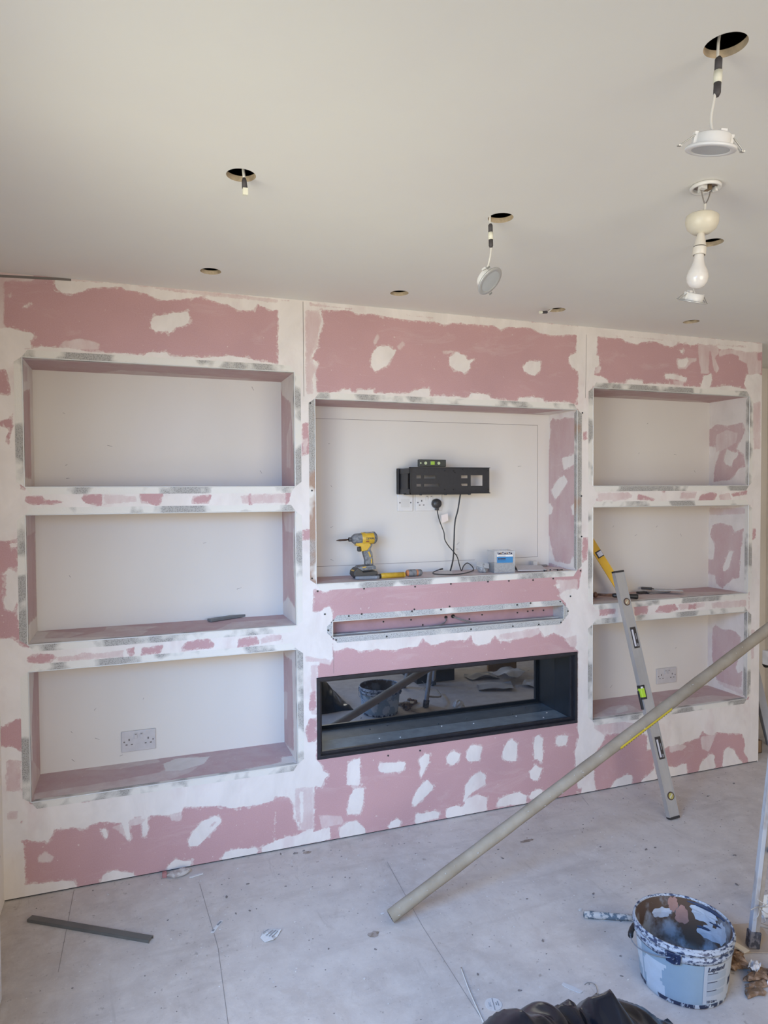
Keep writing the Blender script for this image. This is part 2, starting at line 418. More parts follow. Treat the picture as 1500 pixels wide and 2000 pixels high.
# plaster filler areas in millimetres on each surface: C solid filler, S thin skim, P bare pink
PATCHES = {
 "front": [
  ("C","-890,2184 -805,2195 -770,2184 -737,2182 -734,2164 -749,2151 -742,2126 -770,2118 -782,2093 -792,1586 -774,1578 -767,1562 -780,1546 -760,1517 -790,1481 -802,1425 -806,1392 -863,1390 -906,1387"),
  ("P","-893,2035 -833,2038 -823,2011 -817,1939 -853,1942 -895,1940"),
  ("P","-897,1845 -855,1846 -826,1852 -810,1879 -811,1811 -824,1787 -820,1743 -839,1763 -823,1811 -855,1824 -897,1825"),
  ("S","-886,2409 -730,2405 -727,2377 -802,2374 -834,2365 -887,2368"),
  ("S","-887,2369 -834,2375 -833,2304 -837,2208 -820,2190 -890,2184"),
  ("C","-638,2417 -153,2417 383,2415 382,2359 260,2347 232,2356 187,2347 141,2357 119,2371 105,2340 43,2332 17,2342 -9,2354 -61,2361 -95,2375 -120,2377 -154,2366 -196,2358 -262,2349 -294,2357 -318,2367 -366,2376 -406,2376 -421,2387 -541,2371 -553,2358 -594,2342 -628,2343 -654,2360 -659,2384"),
  ("S","-638,2411 -153,2409 288,2397 288,2374 106,2376 -154,2379 -397,2394 -627,2387"),
  ("C","-310,2258 -295,2281 -238,2296 -165,2311 -156,2288 -161,2263 -214,2245 -226,2229 -239,2214 -243,2226 -292,2221 -310,2237"),
  ("S","-658,2125 -631,2155 -579,2170 -525,2167 -504,2156 -507,2131"),
  ("C","-770,2281 -750,2291 -745,2286 -767,2274"),
  ("S","-817,2321 -807,2330 -807,2310 -816,2309"),
  ("C","-782,2117 -706,2130 -609,2132 -541,2124 -433,2125 -338,2121 -321,2135 -248,2139 -240,2123 -72,2129 6,2142 85,2134 193,2118 258,2113 285,2078 267,2077 -779,2077"),
  ("C","256,2421 345,2411 379,1963 372,1140 276,1145 285,2078 253,2113 258,2149 275,2196 285,2233 280,2269 274,2323 255,2349"),
  ("P","262,2240 269,2299 281,2287 283,2237 268,2245"),
  ("C","210,2394 396,2370 407,2320 400,2287 388,2245 385,2203 358,2160 385,2125 361,2096 373,2059 363,1999 341,1975 348,1167 352,1118 197,1127"),
  ("S","321,2368 396,2365 407,2311 388,2249 385,2208 357,2160 380,2115 363,2059 366,1995 322,1983"),
  ("P","309,1868 343,1874 338,1735 307,1725"),
  ("P","307,1402 345,1410 345,1359 304,1355"),
  ("S","311,1795 335,1804 329,1740 310,1739"),
  ("C","-774,1586 281,1582 280,1481 -783,1485"),
  ("P","-778,1546 -771,1562 -716,1561 -705,1545 -642,1536 -680,1524 -753,1525 -778,1538"),
  ("P","-581,1548 -566,1569 -504,1568 -501,1518 -521,1517 -566,1531"),
  ("P","-366,1576 -268,1576 -282,1515 -298,1514 -359,1529 -362,1551"),
  ("P","-160,1540 -152,1558 -79,1559 -88,1520 -162,1521"),
  ("S","-504,1568 -370,1563 -367,1529 -497,1518"),
  ("S","34,1561 234,1569 238,1518 43,1512"),
  ("P","72,1561 86,1565 82,1538 87,1511 75,1509"),
  ("P","234,1573 262,1573 243,1518 231,1514"),
  ("P","-757,1509 -706,1512 -710,1494 -754,1494"),
  ("C","-913,1019 -828,1012 -792,977 -763,974 275,962 274,888 -772,876 -775,712 -790,693 -812,708 -848,692 -870,678 -919,681"),
  ("C","-921,608 -835,596 -807,572 -778,543 -782,365 -586,342 269,363 268,232 91,218 -8,221 -61,240 -207,258 -225,230 -349,246 -398,250 -431,230 -494,245 -541,253 -565,249 -588,231 -634,248 -679,248 -698,251 -710,215 -755,211 -791,226 -831,229 -928,230"),
  ("C","-855,1265 -830,1284 -802,1255 -807,1157 -826,1118 -851,1128 -857,1176"),
  ("P","-855,1257 -844,1265 -846,1176 -855,1176"),
  ("C","-832,1377 -810,1381 -807,1364 -825,1362"),
  ("C","-808,1498 -783,1497 -776,1465 -778,984 -808,1092 -809,1255 -800,1352"),
  ("P","-778,935 -763,951 -690,942 -679,926 -698,907 -757,910 -780,922"),
  ("P","-611,920 -592,936 -545,938 -561,924 -607,918"),
  ("S","-682,934 -428,942 -428,903 -675,905"),
  ("P","-428,938 -391,948 -388,921 -400,901 -420,920"),
  ("P","-367,941 -281,947 -290,913 -368,905"),
  ("P","-211,928 -185,953 -100,959 -74,930 -83,913 -207,912"),
  ("P","14,909 23,945 104,952 112,915 18,905"),
  ("S","108,947 247,964 260,926 117,910"),
  ("P","200,940 246,950 265,916 209,916"),
  ("S","-865,557 -804,544 -806,413 -868,422"),
  ("S","-865,356 -818,349 -819,307 -866,315"),
  ("P","-806,433 -788,435 -788,403 -799,402"),
  ("P","-813,308 -803,309 -806,293 -812,295"),
  ("C","-831,243 -806,214 -803,51 -773,49 -713,43 -668,40 -630,32 -621,2 -621,-8 -876,-8 -933,-9 -927,269"),
  ("C","-533,0 -521,36 -481,46 -450,31 -410,18 -402,-1 -530,-10"),
  ("C","-276,5 -274,27 -244,43 -180,27 -185,-1 -274,-4"),
  ("C","-56,16 -46,37 8,41 89,32 98,10 71,1 -53,0"),
  ("C","112,8 117,30 172,43 247,53 285,65 362,56 421,65 420,12 362,7 116,2"),
  ("C","-194,110 -175,147 -131,189 -79,200 -53,177 -84,144 -119,114 -154,85 -188,89"),
  ("S","-118,160 -79,189 -62,172 -97,147"),
  ("C","-542,221 -510,224 -501,184 -515,179 -522,205"),
  ("S","-486,224 -430,232 -420,160 -431,167 -463,203"),
  ("C","-454,240 -426,240 -417,155 -428,157"),
  ("C","-375,248 -351,251 -350,187 -359,162 -375,165 -373,204 -378,223"),
  ("S","-430,249 -349,244 -358,219 -423,213"),
  ("S","-756,154 -730,170 -696,143 -712,125 -756,131"),
  ("C","-732,221 -716,221 -724,199"),
  ("S","-271,240 -216,248 -221,200 -258,211"),
  ("P","-679,258 -664,247 -680,237"),
  ("C","191,88 234,90 229,85 200,82"),
  ("C","198,1206 282,1257 353,1255 352,1067 375,1038 424,1058 440,1024 437,825 422,809 393,824 373,802 368,746 360,382 379,355 393,324 416,302 398,286 383,254 349,264 348,169 343,56 367,47 366,13 223,6 167,21 188,242 190,429 236,422"),
  ("S","335,806 373,811 364,576 333,580"),
  ("P","332,683 363,690 362,605 328,599"),
  ("P","331,566 362,567 361,462 322,458 308,516"),
  ("P","169,245 239,230 262,174 253,138 281,81 319,68 280,57 223,49 167,49"),
  ("S","254,270 349,264 348,64 290,70 257,137"),
  ("C","282,246 301,243 295,102 286,104"),
  ("P","361,1034 439,1057 376,1066 357,1133 347,1040"),
  ("C","380,1037 405,1056 429,1057 439,1024 433,1004 404,1017"),
  ("C","312,2403 944,2402 1843,2398 1843,2328 1741,2358 1590,2344 1505,2351 1456,2371 1326,2363 1291,2350 1256,2363 1188,2363 1053,2362 988,2349 944,2358 796,2356 754,2357 672,2365 632,2371 572,2361 532,2375 396,2367 311,2358"),
  ("S","340,2397 944,2383 944,2363 632,2381 340,2374"),
  ("C","627,2158 636,2196 661,2222 712,2232 738,2212 753,2218 738,2188 727,2173 712,2144 681,2128 648,2113 630,2134"),
  ("S","753,2228 780,2256 795,2245 769,2214"),
  ("S","651,2264 664,2282 672,2265 646,2225 641,2244"),
  ("C","1014,2181 1020,2201 1048,2221 1059,2226 1097,2211 1120,2190 1148,2199 1131,2178 1125,2153 1097,2128 1053,2139 1018,2157"),
  ("S","982,2224 1042,2232 1042,2221 987,2211"),
  ("C","1415,2174 1438,2202 1468,2209 1513,2209 1513,2164 1487,2137 1456,2141 1421,2154"),
  ("C","365,2004 412,2006 485,2011 490,2021 530,2025 534,2013 559,2012 564,2026 640,2029 642,2014 810,2019 836,2034 879,2044 913,2046 921,2029 916,2014 1119,2015 1131,2033 1176,2035 1233,2030 1239,2017 1332,2006 1385,2008 1397,2024 1469,2032 1535,2025 1542,2009 1678,2015 1735,2001 1742,1985 364,1976"),
  ("C","1740,2406 1856,2393 1844,2199 1818,2101 1834,1485 1822,1035 1738,1040 1770,1204 1754,1959 1739,2022 1739,2108 1744,2172 1731,2182 1697,2191 1680,2221 1690,2252 1728,2262 1726,2288 1730,2341"),
  ("C","1750,2395 1839,2378 1834,2261 1867,2255 1863,2208 1835,2195 1839,2160 1877,2154 1915,2140 1925,2121 1830,2105 1802,2064 1805,1169 1740,1172 1747,1876 1742,1953 1735,2030 1746,2108 1737,2170 1686,2206 1682,2244 1732,2262"),
  ("P","1767,1868 1793,1870 1789,1830 1768,1823"),
  ("P","1765,1328 1803,1331 1805,1280 1791,1217 1763,1194"),
  ("S","1835,2191 1877,2205 1868,2169 1839,2160"),
  ("C","1755,2403 2967,2398 3060,2409 3061,2348 2979,2351 2864,2343 2751,2353 2663,2343 2640,2363 2511,2362 2458,2354 2373,2361 2332,2333 2260,2345 2230,2355 2179,2355 2099,2334 2031,2341 2011,2355 1895,2355 1755,2364"),
  ("S","1895,2379 2291,2375 2864,2382 2864,2361 2773,2361 2500,2365 2189,2360 1905,2364"),
  ("S","2511,2366 2657,2364 2657,2322 2630,2295 2664,2238 2642,2211 2620,2235 2603,2326 2592,2334 2588,2208 2534,2205 2517,2296"),
  ("C","2534,2147 2555,2190 2604,2205 2610,2176 2599,2133 2534,2130"),
  ("S","2364,2274 2501,2287 2501,2270 2458,2251 2427,2224 2375,2223"),
  ("C","2374,2267 2432,2278 2448,2267 2416,2232 2380,2230"),
  ("C","2389,2321 2410,2326 2407,2307 2393,2308"),
  ("C","2282,2188 2354,2191 2438,2175 2428,2154 2365,2163 2292,2164"),
  ("S","2344,2154 2417,2158 2407,2132 2349,2134"),
  ("C","2032,2130 2051,2147 2145,2144 2140,2128 2051,2119"),
  ("C","1830,2113 1935,2122 2292,2135 2460,2131 2643,2135 2720,2148 2890,2130 2902,2087 1830,2089"),
  ("S","2657,2330 2685,2349 2864,2352 2865,2296 2751,2328 2663,2305"),
  ("C","2860,2214 2923,2226 2981,2221 2999,851 2900,858 2896,2078 2884,2112 2844,2162"),
  ("S","2819,2341 2973,2351 2975,2229 2877,2207 2865,2275 2802,2297"),
  ("P","2939,2348 2973,2351 2971,2298 2945,2301"),
  ("P","2914,1992 2955,1985 2944,1933 2915,1914"),
  ("P","2917,1348 2946,1348 2941,1295 2918,1278"),
  ("S","2902,2061 2977,2082 2981,1794 2917,1793"),
  ("C","1823,1595 2908,1593 2898,1480 1823,1476"),
  ("P","2109,1521 2114,1550 2184,1537 2230,1520 2215,1511 2134,1515"),
  ("P","2519,1505 2540,1543 2616,1559 2655,1546 2638,1507"),
  ("P","1851,1531 1918,1527 1880,1514 1847,1516"),
  ("P","1947,1519 1996,1530 2005,1513 1952,1511"),
  ("P","2271,1561 2297,1569 2292,1549"),
  ("P","2749,1550 2874,1562 2874,1541 2772,1529"),
  ("S","1851,1559 2054,1566 2094,1538 2035,1512 1861,1514"),
  ("S","2401,1560 2518,1564 2508,1518 2380,1515"),
  ("S","2660,1546 2749,1559 2772,1505 2672,1506"),
  ("C","1749,1056 1834,987 2097,988 2892,984 2894,861 1825,877 1750,898"),
  ("P","1873,953 1921,958 1979,954 1969,923 1873,917"),
  ("P","2087,960 2148,964 2188,958 2178,909 2098,902"),
  ("P","2229,914 2260,945 2364,955 2391,920 2322,903"),
  ("S","2364,955 2578,955 2579,916 2406,910"),
  ("P","2459,941 2513,944 2513,912 2460,915"),
  ("S","2611,949 2881,950 2882,897 2623,905"),
  ("S","1605,1118 1738,1117 1738,1035 1630,1052"),
  ("C","1624,1042 1680,1066 1835,1063 1835,975 1836,733 1752,740 1694,789 1656,824 1593,851 1543,838 1512,867 1506,900 1662,919 1668,996 1643,1019"),
  ("C","1605,1096 1630,1101 1632,1076 1611,1075"),
  ("C","440,908 874,905 939,901 1655,911 1655,878 1518,888 1494,879 1469,855 1385,851 1337,828 1278,833 1260,866 1231,832 1168,823 1139,844 1128,886 1105,857 1049,857 1004,863 982,852 927,844 890,864 879,885 857,857 841,843 788,843 725,836 652,849 571,847 531,860 511,871 461,856 440,862"),
  ("S","1278,875 1506,889 1518,856 1457,840 1337,834 1278,838"),
  ("C","1739,741 1836,755 1839,2 1747,16 1728,107 1740,182 1721,229 1753,269 1740,369"),
  ("S","1656,824 1738,840 1739,763 1694,772"),
  ("C","357,1142 391,1154 439,1140 415,1125 376,1132"),
  ("S","305,855 437,825 427,797 373,811 311,817"),
  ("C","501,289 507,337 532,353 565,353 564,236 546,232 501,246"),
  ("C","649,302 659,323 787,305 774,267 690,271 659,281"),
  ("C","855,307 882,334 910,325 906,285 887,262 865,217 860,231 862,276"),
  ("C","995,293 1008,318 1036,326 1070,303 1058,273 1030,257 1002,271"),
  ("C","1104,313 1127,343 1190,325 1172,257 1115,265 1104,282"),
  ("C","1301,286 1325,331 1355,340 1385,317 1378,228 1325,239 1303,255"),
  ("C","1479,284 1484,336 1506,344 1531,320 1529,196 1500,222 1482,219"),
  ("C","1612,314 1625,324 1682,316 1669,269 1625,269 1606,288"),
  ("C","1455,164 1488,191 1529,169 1500,111 1463,125"),
  ("C","816,112 849,177 898,205 934,169 892,130 832,89"),
  ("C","1098,149 1126,186 1178,204 1209,179 1205,138 1138,112 1103,86 1086,68"),
  ("C","499,125 516,190 536,221 585,215 576,141 561,100 505,106"),
  ("C","990,17 996,52 1047,59 1086,48 1103,86 1166,92 1213,74 1210,6 1002,5"),
  ("C","1268,28 1283,52 1348,68 1397,73 1439,43 1433,6 1271,15"),
  ("C","1451,36 1470,60 1519,68 1538,49 1494,23 1457,24"),
  ("C","835,18 840,53 935,50 959,38 955,13 843,9"),
  ("C","699,12 710,40 741,45 762,31 757,7 704,6"),
  ("C","463,10 467,53 505,71 545,73 581,33 588,7 470,-1"),
  ("S","367,128 475,105 485,69 386,67"),
  ("C","223,58 318,50 367,51 366,8 223,6 167,21"),
  ("C","2896,1203 3006,1199 3018,345 2906,357"),
  ("S","2907,781 2947,769 2944,601 2911,587"),
  ("C","1797,934 1835,876 1832,380 2202,369 2900,366 3006,364 3011,5 2905,2 2893,39 2869,69 2880,112 2856,177 2719,199 2663,210 2641,187 2563,223 2531,193 2455,185 2413,174 2370,163 2328,177 2297,164 2183,179 2183,254 2152,267 1904,298 1904,266 1847,201 1838,73 1857,5 1743,7 1733,89 1724,234 1751,310 1742,407 1750,937"),
  ("P","1771,35 1729,33 1729,9 1762,4"),
  ("S","1836,387 2182,321 2152,267 1923,296 1904,282 1837,331"),
  ("C","1944,8 1973,36 2033,60 2083,53 2083,3 1954,-2"),
  ("C","2143,10 2164,24 2204,43 2230,64 2230,98 2256,-7 2154,0"),
  ("C","2318,68 2371,52 2414,63 2451,62 2457,-3 2340,-3 2308,11"),
  ("S","2553,198 2663,202 2641,161 2609,105 2564,128 2553,155"),
  ("C","2533,-6 2554,52 2620,94 2653,81 2648,47 2665,10 2632,1 2544,-3"),
  ("C","2710,12 2720,98 2748,116 2788,98 2823,49 2858,8 2858,-1 2721,-3"),
  ("S","2328,177 2391,185 2456,160 2413,140 2339,141"),
  ("P","2553,224 2574,230 2569,214"),
 ],
 "tv_right": [
  ("C","280,1989 -4,1989 -5,1915 31,1940 113,1954 151,1941 219,1959 239,1939 239,1870 253,1780 279,1643 299,1527 300,1991"),
  ("C","132,1740 12,1755 12,1707 57,1692 113,1678"),
  ("C","228,1568 160,1635 112,1647 79,1616 131,1567 189,1522"),
  ("C","299,1492 238,1499 212,1476 228,1442 299,1434"),
  ("C","47,1485 11,1518 11,1442 38,1447"),
  ("C","299,1387 268,1377 248,1320 218,1242 188,1188 10,1188 -8,1152 268,1180 299,1189"),
  ("C","55,1211 10,1237 10,1188 55,1189"),
 ],
 "r1_right": [
  ("C","293,2116 -14,2110 -20,1584 288,1587"),
  ("P","291,1931 233,1962 154,1945 47,1953 25,1907 56,1849 87,1807 34,1768 23,1698 65,1691 118,1630 253,1614 242,1706 198,1832 243,1826 290,1833"),
  ("S","233,1898 154,1919 78,1894 88,1842 164,1811 243,1780"),
  ("C","174,1749 153,1811 120,1791 66,1779 108,1737 119,1702 163,1721"),
 ],
 "r2_right": [
  ("C","298,1475 -21,1489 -6,965 299,950"),
  ("P","273,1299 262,1355 204,1376 115,1362 93,1327 29,1348 49,1205 58,1063 101,1049 178,985 224,1007 236,1061 294,1054 295,1148 248,1152 237,1227"),
  ("C","179,1094 130,1217 103,1210 134,1108 162,1087"),
  ("S","286,1466 10,1471 10,1427 286,1410"),
 ],
 "r3_right": [
  ("C","304,802 -12,881 -18,373 299,368"),
  ("P","250,737 227,764 175,741 120,752 76,742 44,721 53,612 74,536 63,503 31,528 35,429 138,411 218,427 254,567"),
  ("S","229,424 30,422 8,383 194,396"),
 ],
 "l1_left": [
  ("C","-65,2081 373,2127 259,2011 22,1960 -49,2013"),
  ("S","-66,2073 149,2079 139,2010 -27,1985"),
  ("C","199,2019 395,2049 327,1588 198,1588"),
  ("C","-124,1632 332,1625 325,1579 -131,1577"),
 ],
 "l1_right": [
  ("C","321,2110 -42,2098 -39,2017 69,1967 251,2020"),
  ("C","88,2036 -39,2017 -20,1582 34,1769"),
  ("S","165,1825 72,1902 95,1678 172,1681"),
 ],
 "l2_left": [
  ("S","-41,1498 451,1486 404,1413 -1,1400"),
  ("C","-100,1060 348,1049 366,935 -58,988"),
  ("C","266,1402 436,1393 374,989 273,1007"),
 ],
 "l2_right": [
  ("S","277,1475 -37,1482 -12,1390 209,1388"),
  ("C","324,1024 176,1086 -39,1043 -37,987 327,972"),
  ("C","50,1405 -35,1427 -18,1040 46,1199"),
 ],
 "l3_left": [
  ("C","-16,897 152,839 65,659 77,331 -85,401"),
  ("S","-8,558 346,346 77,331 -33,379"),
 ],
 "l3_right": [
  ("C","334,817 -33,904 -30,820 237,797"),
  ("C","98,809 -31,839 -11,367 73,383"),
  ("S","294,611 197,637 227,498 301,475"),
  ("C","306,360 29,409 30,370 308,329"),
 ],
 "l2_floor": [
  ("S","-779,-44 -759,290 -586,174 -658,69 -505,189 -336,122 -387,-38 -643,-98"),
  ("S","-509,289 -291,203 -420,62 -501,95"),
  ("S","25,182 315,177 250,-111 -89,-23"),
  ("C","-794,123 -338,8 281,26 250,-111 -774,-84"),
  ("C","-782,35 -776,297 -728,230 -743,20"),
 ],
 "l3_floor": [
  ("S","-777,85 -471,97 -302,125 -160,272 -81,216 -175,76 -348,-16 -764,-19"),
  ("C","-277,213 -225,258 -80,228 -115,151 -207,112 -276,127"),
  ("S","-602,263 -554,319 -306,301 -289,243 -465,223"),
  ("C","-778,-24 -348,-16 281,51 274,-22 -775,-53"),
  ("C","224,99 292,100 273,16 214,51"),
 ],
 "tv_floor": [
  ("S","386,75 707,243 1070,288 1857,174 1628,-143 343,-95"),
  ("C","1031,203 1150,255 1071,90 960,46"),
 ],
 "r2_floor": [
  ("S","1949,151 2308,249 2950,52 2758,-120 1853,24"),
  ("C","1900,86 2890,-2 2804,-79 1853,24"),
 ],
 "r3_floor": [
  ("S","1887,67 2080,160 2185,149 2174,38 1841,6"),
  ("C","2068,107 2160,144 2112,62 2017,44"),
  ("S","2383,132 2747,117 2887,31 2871,-26 2266,3"),
  ("C","1864,36 2908,7 2871,-26 1841,6"),
 ],
}

# ---------------------------------------------------------------- plaster patches: signed distance fields
def parse(s): return np.array([[float(a) for a in q.split(',')] for q in s.split()]) / 1000.0


def sdf(P, poly):
    d = np.full(len(P), 1e9); inside = np.zeros(len(P), bool); n = len(poly)
    for i in range(n):
        a = poly[i]; b = poly[(i + 1) % n]; e = b - a; L2 = float(e @ e) + 1e-12
        t = np.clip(((P - a) @ e) / L2, 0, 1)
        q = P - a - t[:, None] * e
        d = np.minimum(d, (q * q).sum(1))
        if a[1] != b[1]:
            c = ((a[1] > P[:, 1]) != (b[1] > P[:, 1])) & (P[:, 0] < (b[0] - a[0]) * (P[:, 1] - a[1]) / (b[1] - a[1]) + a[0])
            inside ^= c
    d = np.sqrt(d)
    return np.where(inside, d, -d)


def fields(P, ops):
    FAR = -0.05
    cover = np.full(len(P), FAR); skim = np.full(len(P), FAR)
    for k, s in ops:
        poly = parse(s); lo = poly.min(0) - 0.06; hi = poly.max(0) + 0.06
        idx = np.where((P[:, 0] > lo[0]) & (P[:, 0] < hi[0]) & (P[:, 1] > lo[1]) & (P[:, 1] < hi[1]))[0]
        if not len(idx): continue
        d = sdf(P[idx], poly)
        if k == 'C': cover[idx] = np.maximum(cover[idx], d)
        elif k == 'S':
            skim[idx] = np.maximum(skim[idx], d)
            cover[idx] = np.minimum(cover[idx], -d + 0.006)
        else:
            cover[idx] = np.minimum(cover[idx], -d); skim[idx] = np.minimum(skim[idx], -d)
    return np.clip(cover, FAR, 0.05), np.clip(skim, FAR, 0.05)


def lines(a, b, step, extra=()):
    n = max(1, int(round((b - a) / step)))
    L = set(round(a + (b - a) * i / n, 5) for i in range(n + 1))
    for e in extra:
        L = set(x for x in L if abs(x - e) > step * 0.35 or x in (a, b))
    for e in extra: L.add(round(e, 5))
    return sorted(L)


def patched_sheet(name, us, vs, to3d, ops, holes=(), parent=None, kind=None, flip=False):
    us = np.array(us); vs = np.array(vs); nu, nv = len(us), len(vs)
    UU, VV = np.meshgrid(us, vs, indexing='ij')
    P = np.stack([UU.ravel(), VV.ravel()], 1)
    cover, skim = fields(P, ops)
    cu = (us[:-1] + us[1:]) / 2; cv = (vs[:-1] + vs[1:]) / 2
    CU, CV = np.meshgrid(cu, cv, indexing='ij')
    keep = np.ones(CU.shape, bool)
    for (a, b, c, d) in holes: keep &= ~((CU > a) & (CU < b) & (CV > c) & (CV < d))
    I, J = np.where(keep)
    q = np.stack([I * nv + J, (I + 1) * nv + J, (I + 1) * nv + J + 1, I * nv + J + 1], 1)
    if flip: q = q[:, ::-1]
    used = np.unique(q); remap = -np.ones(nu * nv, int); remap[used] = np.arange(len(used)); q = remap[q]
    X = to3d(P[used, 0], P[used, 1])
    me = bpy.data.meshes.new(name)
    me.vertices.add(len(used)); me.vertices.foreach_set('co', np.stack(X, 1).ravel())
    me.loops.add(q.size); me.loops.foreach_set('vertex_index', q.ravel().astype(np.int32))
    me.polygons.add(len(q)); me.polygons.foreach_set('loop_start', np.arange(0, q.size, 4, dtype=np.int32))
    me.polygons.foreach_set('loop_total', np.full(len(q), 4, dtype=np.int32))
    me.update(calc_edges=True)
    for nm, arr in (('cover', cover[used]), ('skim', skim[used])):
        at = me.attributes.new(nm, 'FLOAT', 'POINT'); at.data.foreach_set('value', arr.astype(np.float32))
    me.materials.append(BOARD if kind else DUSTY); me.validate()
    o = bpy.data.objects.new(name, me); COL.objects.link(o)
    if parent is not None: o.parent = parent
    if kind: o['kind'] = kind
    return o


# ---------------------------------------------------------------- the setting
XL, XR, H = -0.875, 2.978, 2.40           # the boarded wall
XS, YB, YR = 3.72, 0.60, -5.10            # right wall, back of the alcove, rear wall
D = 0.285; DT = 0.251; DS = 0.095; DF = 0.19
RECESS = dict(l1=(-.777, .276, 1.593, 2.088, D), l2=(-.777, .276, .985, 1.486, D), l3=(-.777, .276, .371, .880, D),
              tv=(.367, 1.732, 1.161, 1.978, DT),
              r1=(1.829, 2.886, 1.592, 2.094, D), r2=(1.829, 2.886, .980, 1.483, D), r3=(1.829, 2.886, .377, .877, D))
SLOT = (.440, 1.655, .919, .990, DS)
FIRE = (.364, 1.738, .376, .745, DF)
holes = [r[:4] for r in RECESS.values()] + [SLOT[:4], FIRE[:4]]
ex = [h[0] for h in holes] + [h[1] for h in holes]; ez = [h[2] for h in holes] + [h[3] for h in holes]
wall = patched_sheet('wall_back', lines(XL, XR, .008, ex), lines(.006, H, .008, ez), lambda u, v: (u, np.zeros_like(u), v), PATCHES['front'], holes, kind='structure')

# the end of the boarding, the shadow gap under it, seams and screw heads
b = MB(); b.bb(XR - .002, XR, .0005, YB, 0, H); b.build('board_end', simple('board_end_cream', (.68, .64, .60), .8, var=.04), wall)
b = MB()
b.bb(XL, XR, .006, .02, 0, .012)
b.build('shadow_gap', DARK, wall)
b = MB()
for (x0, z0, x1, z1, t) in ((.318, 2.395, .318, 1.985, .0018), (1.787, 2.36, 1.782, 2.04, .0014), (.444, .862, .443, .757, .0012), (XL + .001, 2.385, -.60, 2.397, .010)):
    e = V((x1 - x0, 0, z1 - z0)); nn = V((e.z, 0, -e.x)).normalized() * t / 2
    a = V((x0, -.0006, z0)); c = V((x1, -.0006, z1))
    b.add([a - nn, a + nn, c + nn, c - nn], [(0, 1, 2, 3)])
b.build('board_seam', PENCIL, wall)
scr = MB(); scr.cyl((0, 0, 0), (0, -.0015, 0), .0042, n=10)
first = None
SCREWS = [(.372, 1.13), (.588, 1.13), (.838, 1.126), (1.022, 1.129), (1.22, 1.13), (1.336, 1.128), (1.473, 1.125), (1.59, 1.127), (.404, 1.026), (.515, 1.01), (.576, 1.015),
          (.822, 1.012), (.834, 1.02), (.97, 1.01), (1.015, 1.022), (1.382, 1.007), (1.459, 1.011), (1.632, 1.008), (1.693, 1.032), (1.678, .957), (.419, .953), (.455, .907),
          (.696, .904), (1.128, .905), (1.358, .903), (1.506, .901), (1.636, .902), (.346, 1.957), (.350, 1.575), (.347, 1.188), (1.763, 1.963), (1.758, 1.541), (1.754, 1.159), (1.759, 1.334), (.70, .35), (.86, .352)]
for i, (x, z) in enumerate(SCREWS):
    if first is None:
        first = scr.build('drywall_screw', BLACK, wall); o = first
    else:
        o = first.copy(); COL.objects.link(o); o.parent = wall
    o.location = (x, -.0012 if z > .5 else -.0006, z)
for (x, z) in [(.715, .954), (.856, .953), (1.239, .952), (1.441, .949), (1.502, .952), (1.532, .954), (1.596, .951), (.917, .924), (1.168, .935)]:
    o = first.copy(); COL.objects.link(o); o.parent = wall; o.location = (x, DS - .001, z)


def marks(b, pts, y):
    for (x, z) in pts:
        a = random.uniform(-1.2, 1.2); l = random.uniform(.004, .012)
        e = V((math.cos(a) * l, 0, math.sin(a) * l)); nn = V((-e.z, 0, e.x)).normalized() * .001
        p = V((x, y - .0006, z)); b.add([p - e - nn, p - e + nn, p + e * .9 + nn * .4, p + e - nn * .4], [(0, 1, 2, 3)], 1)


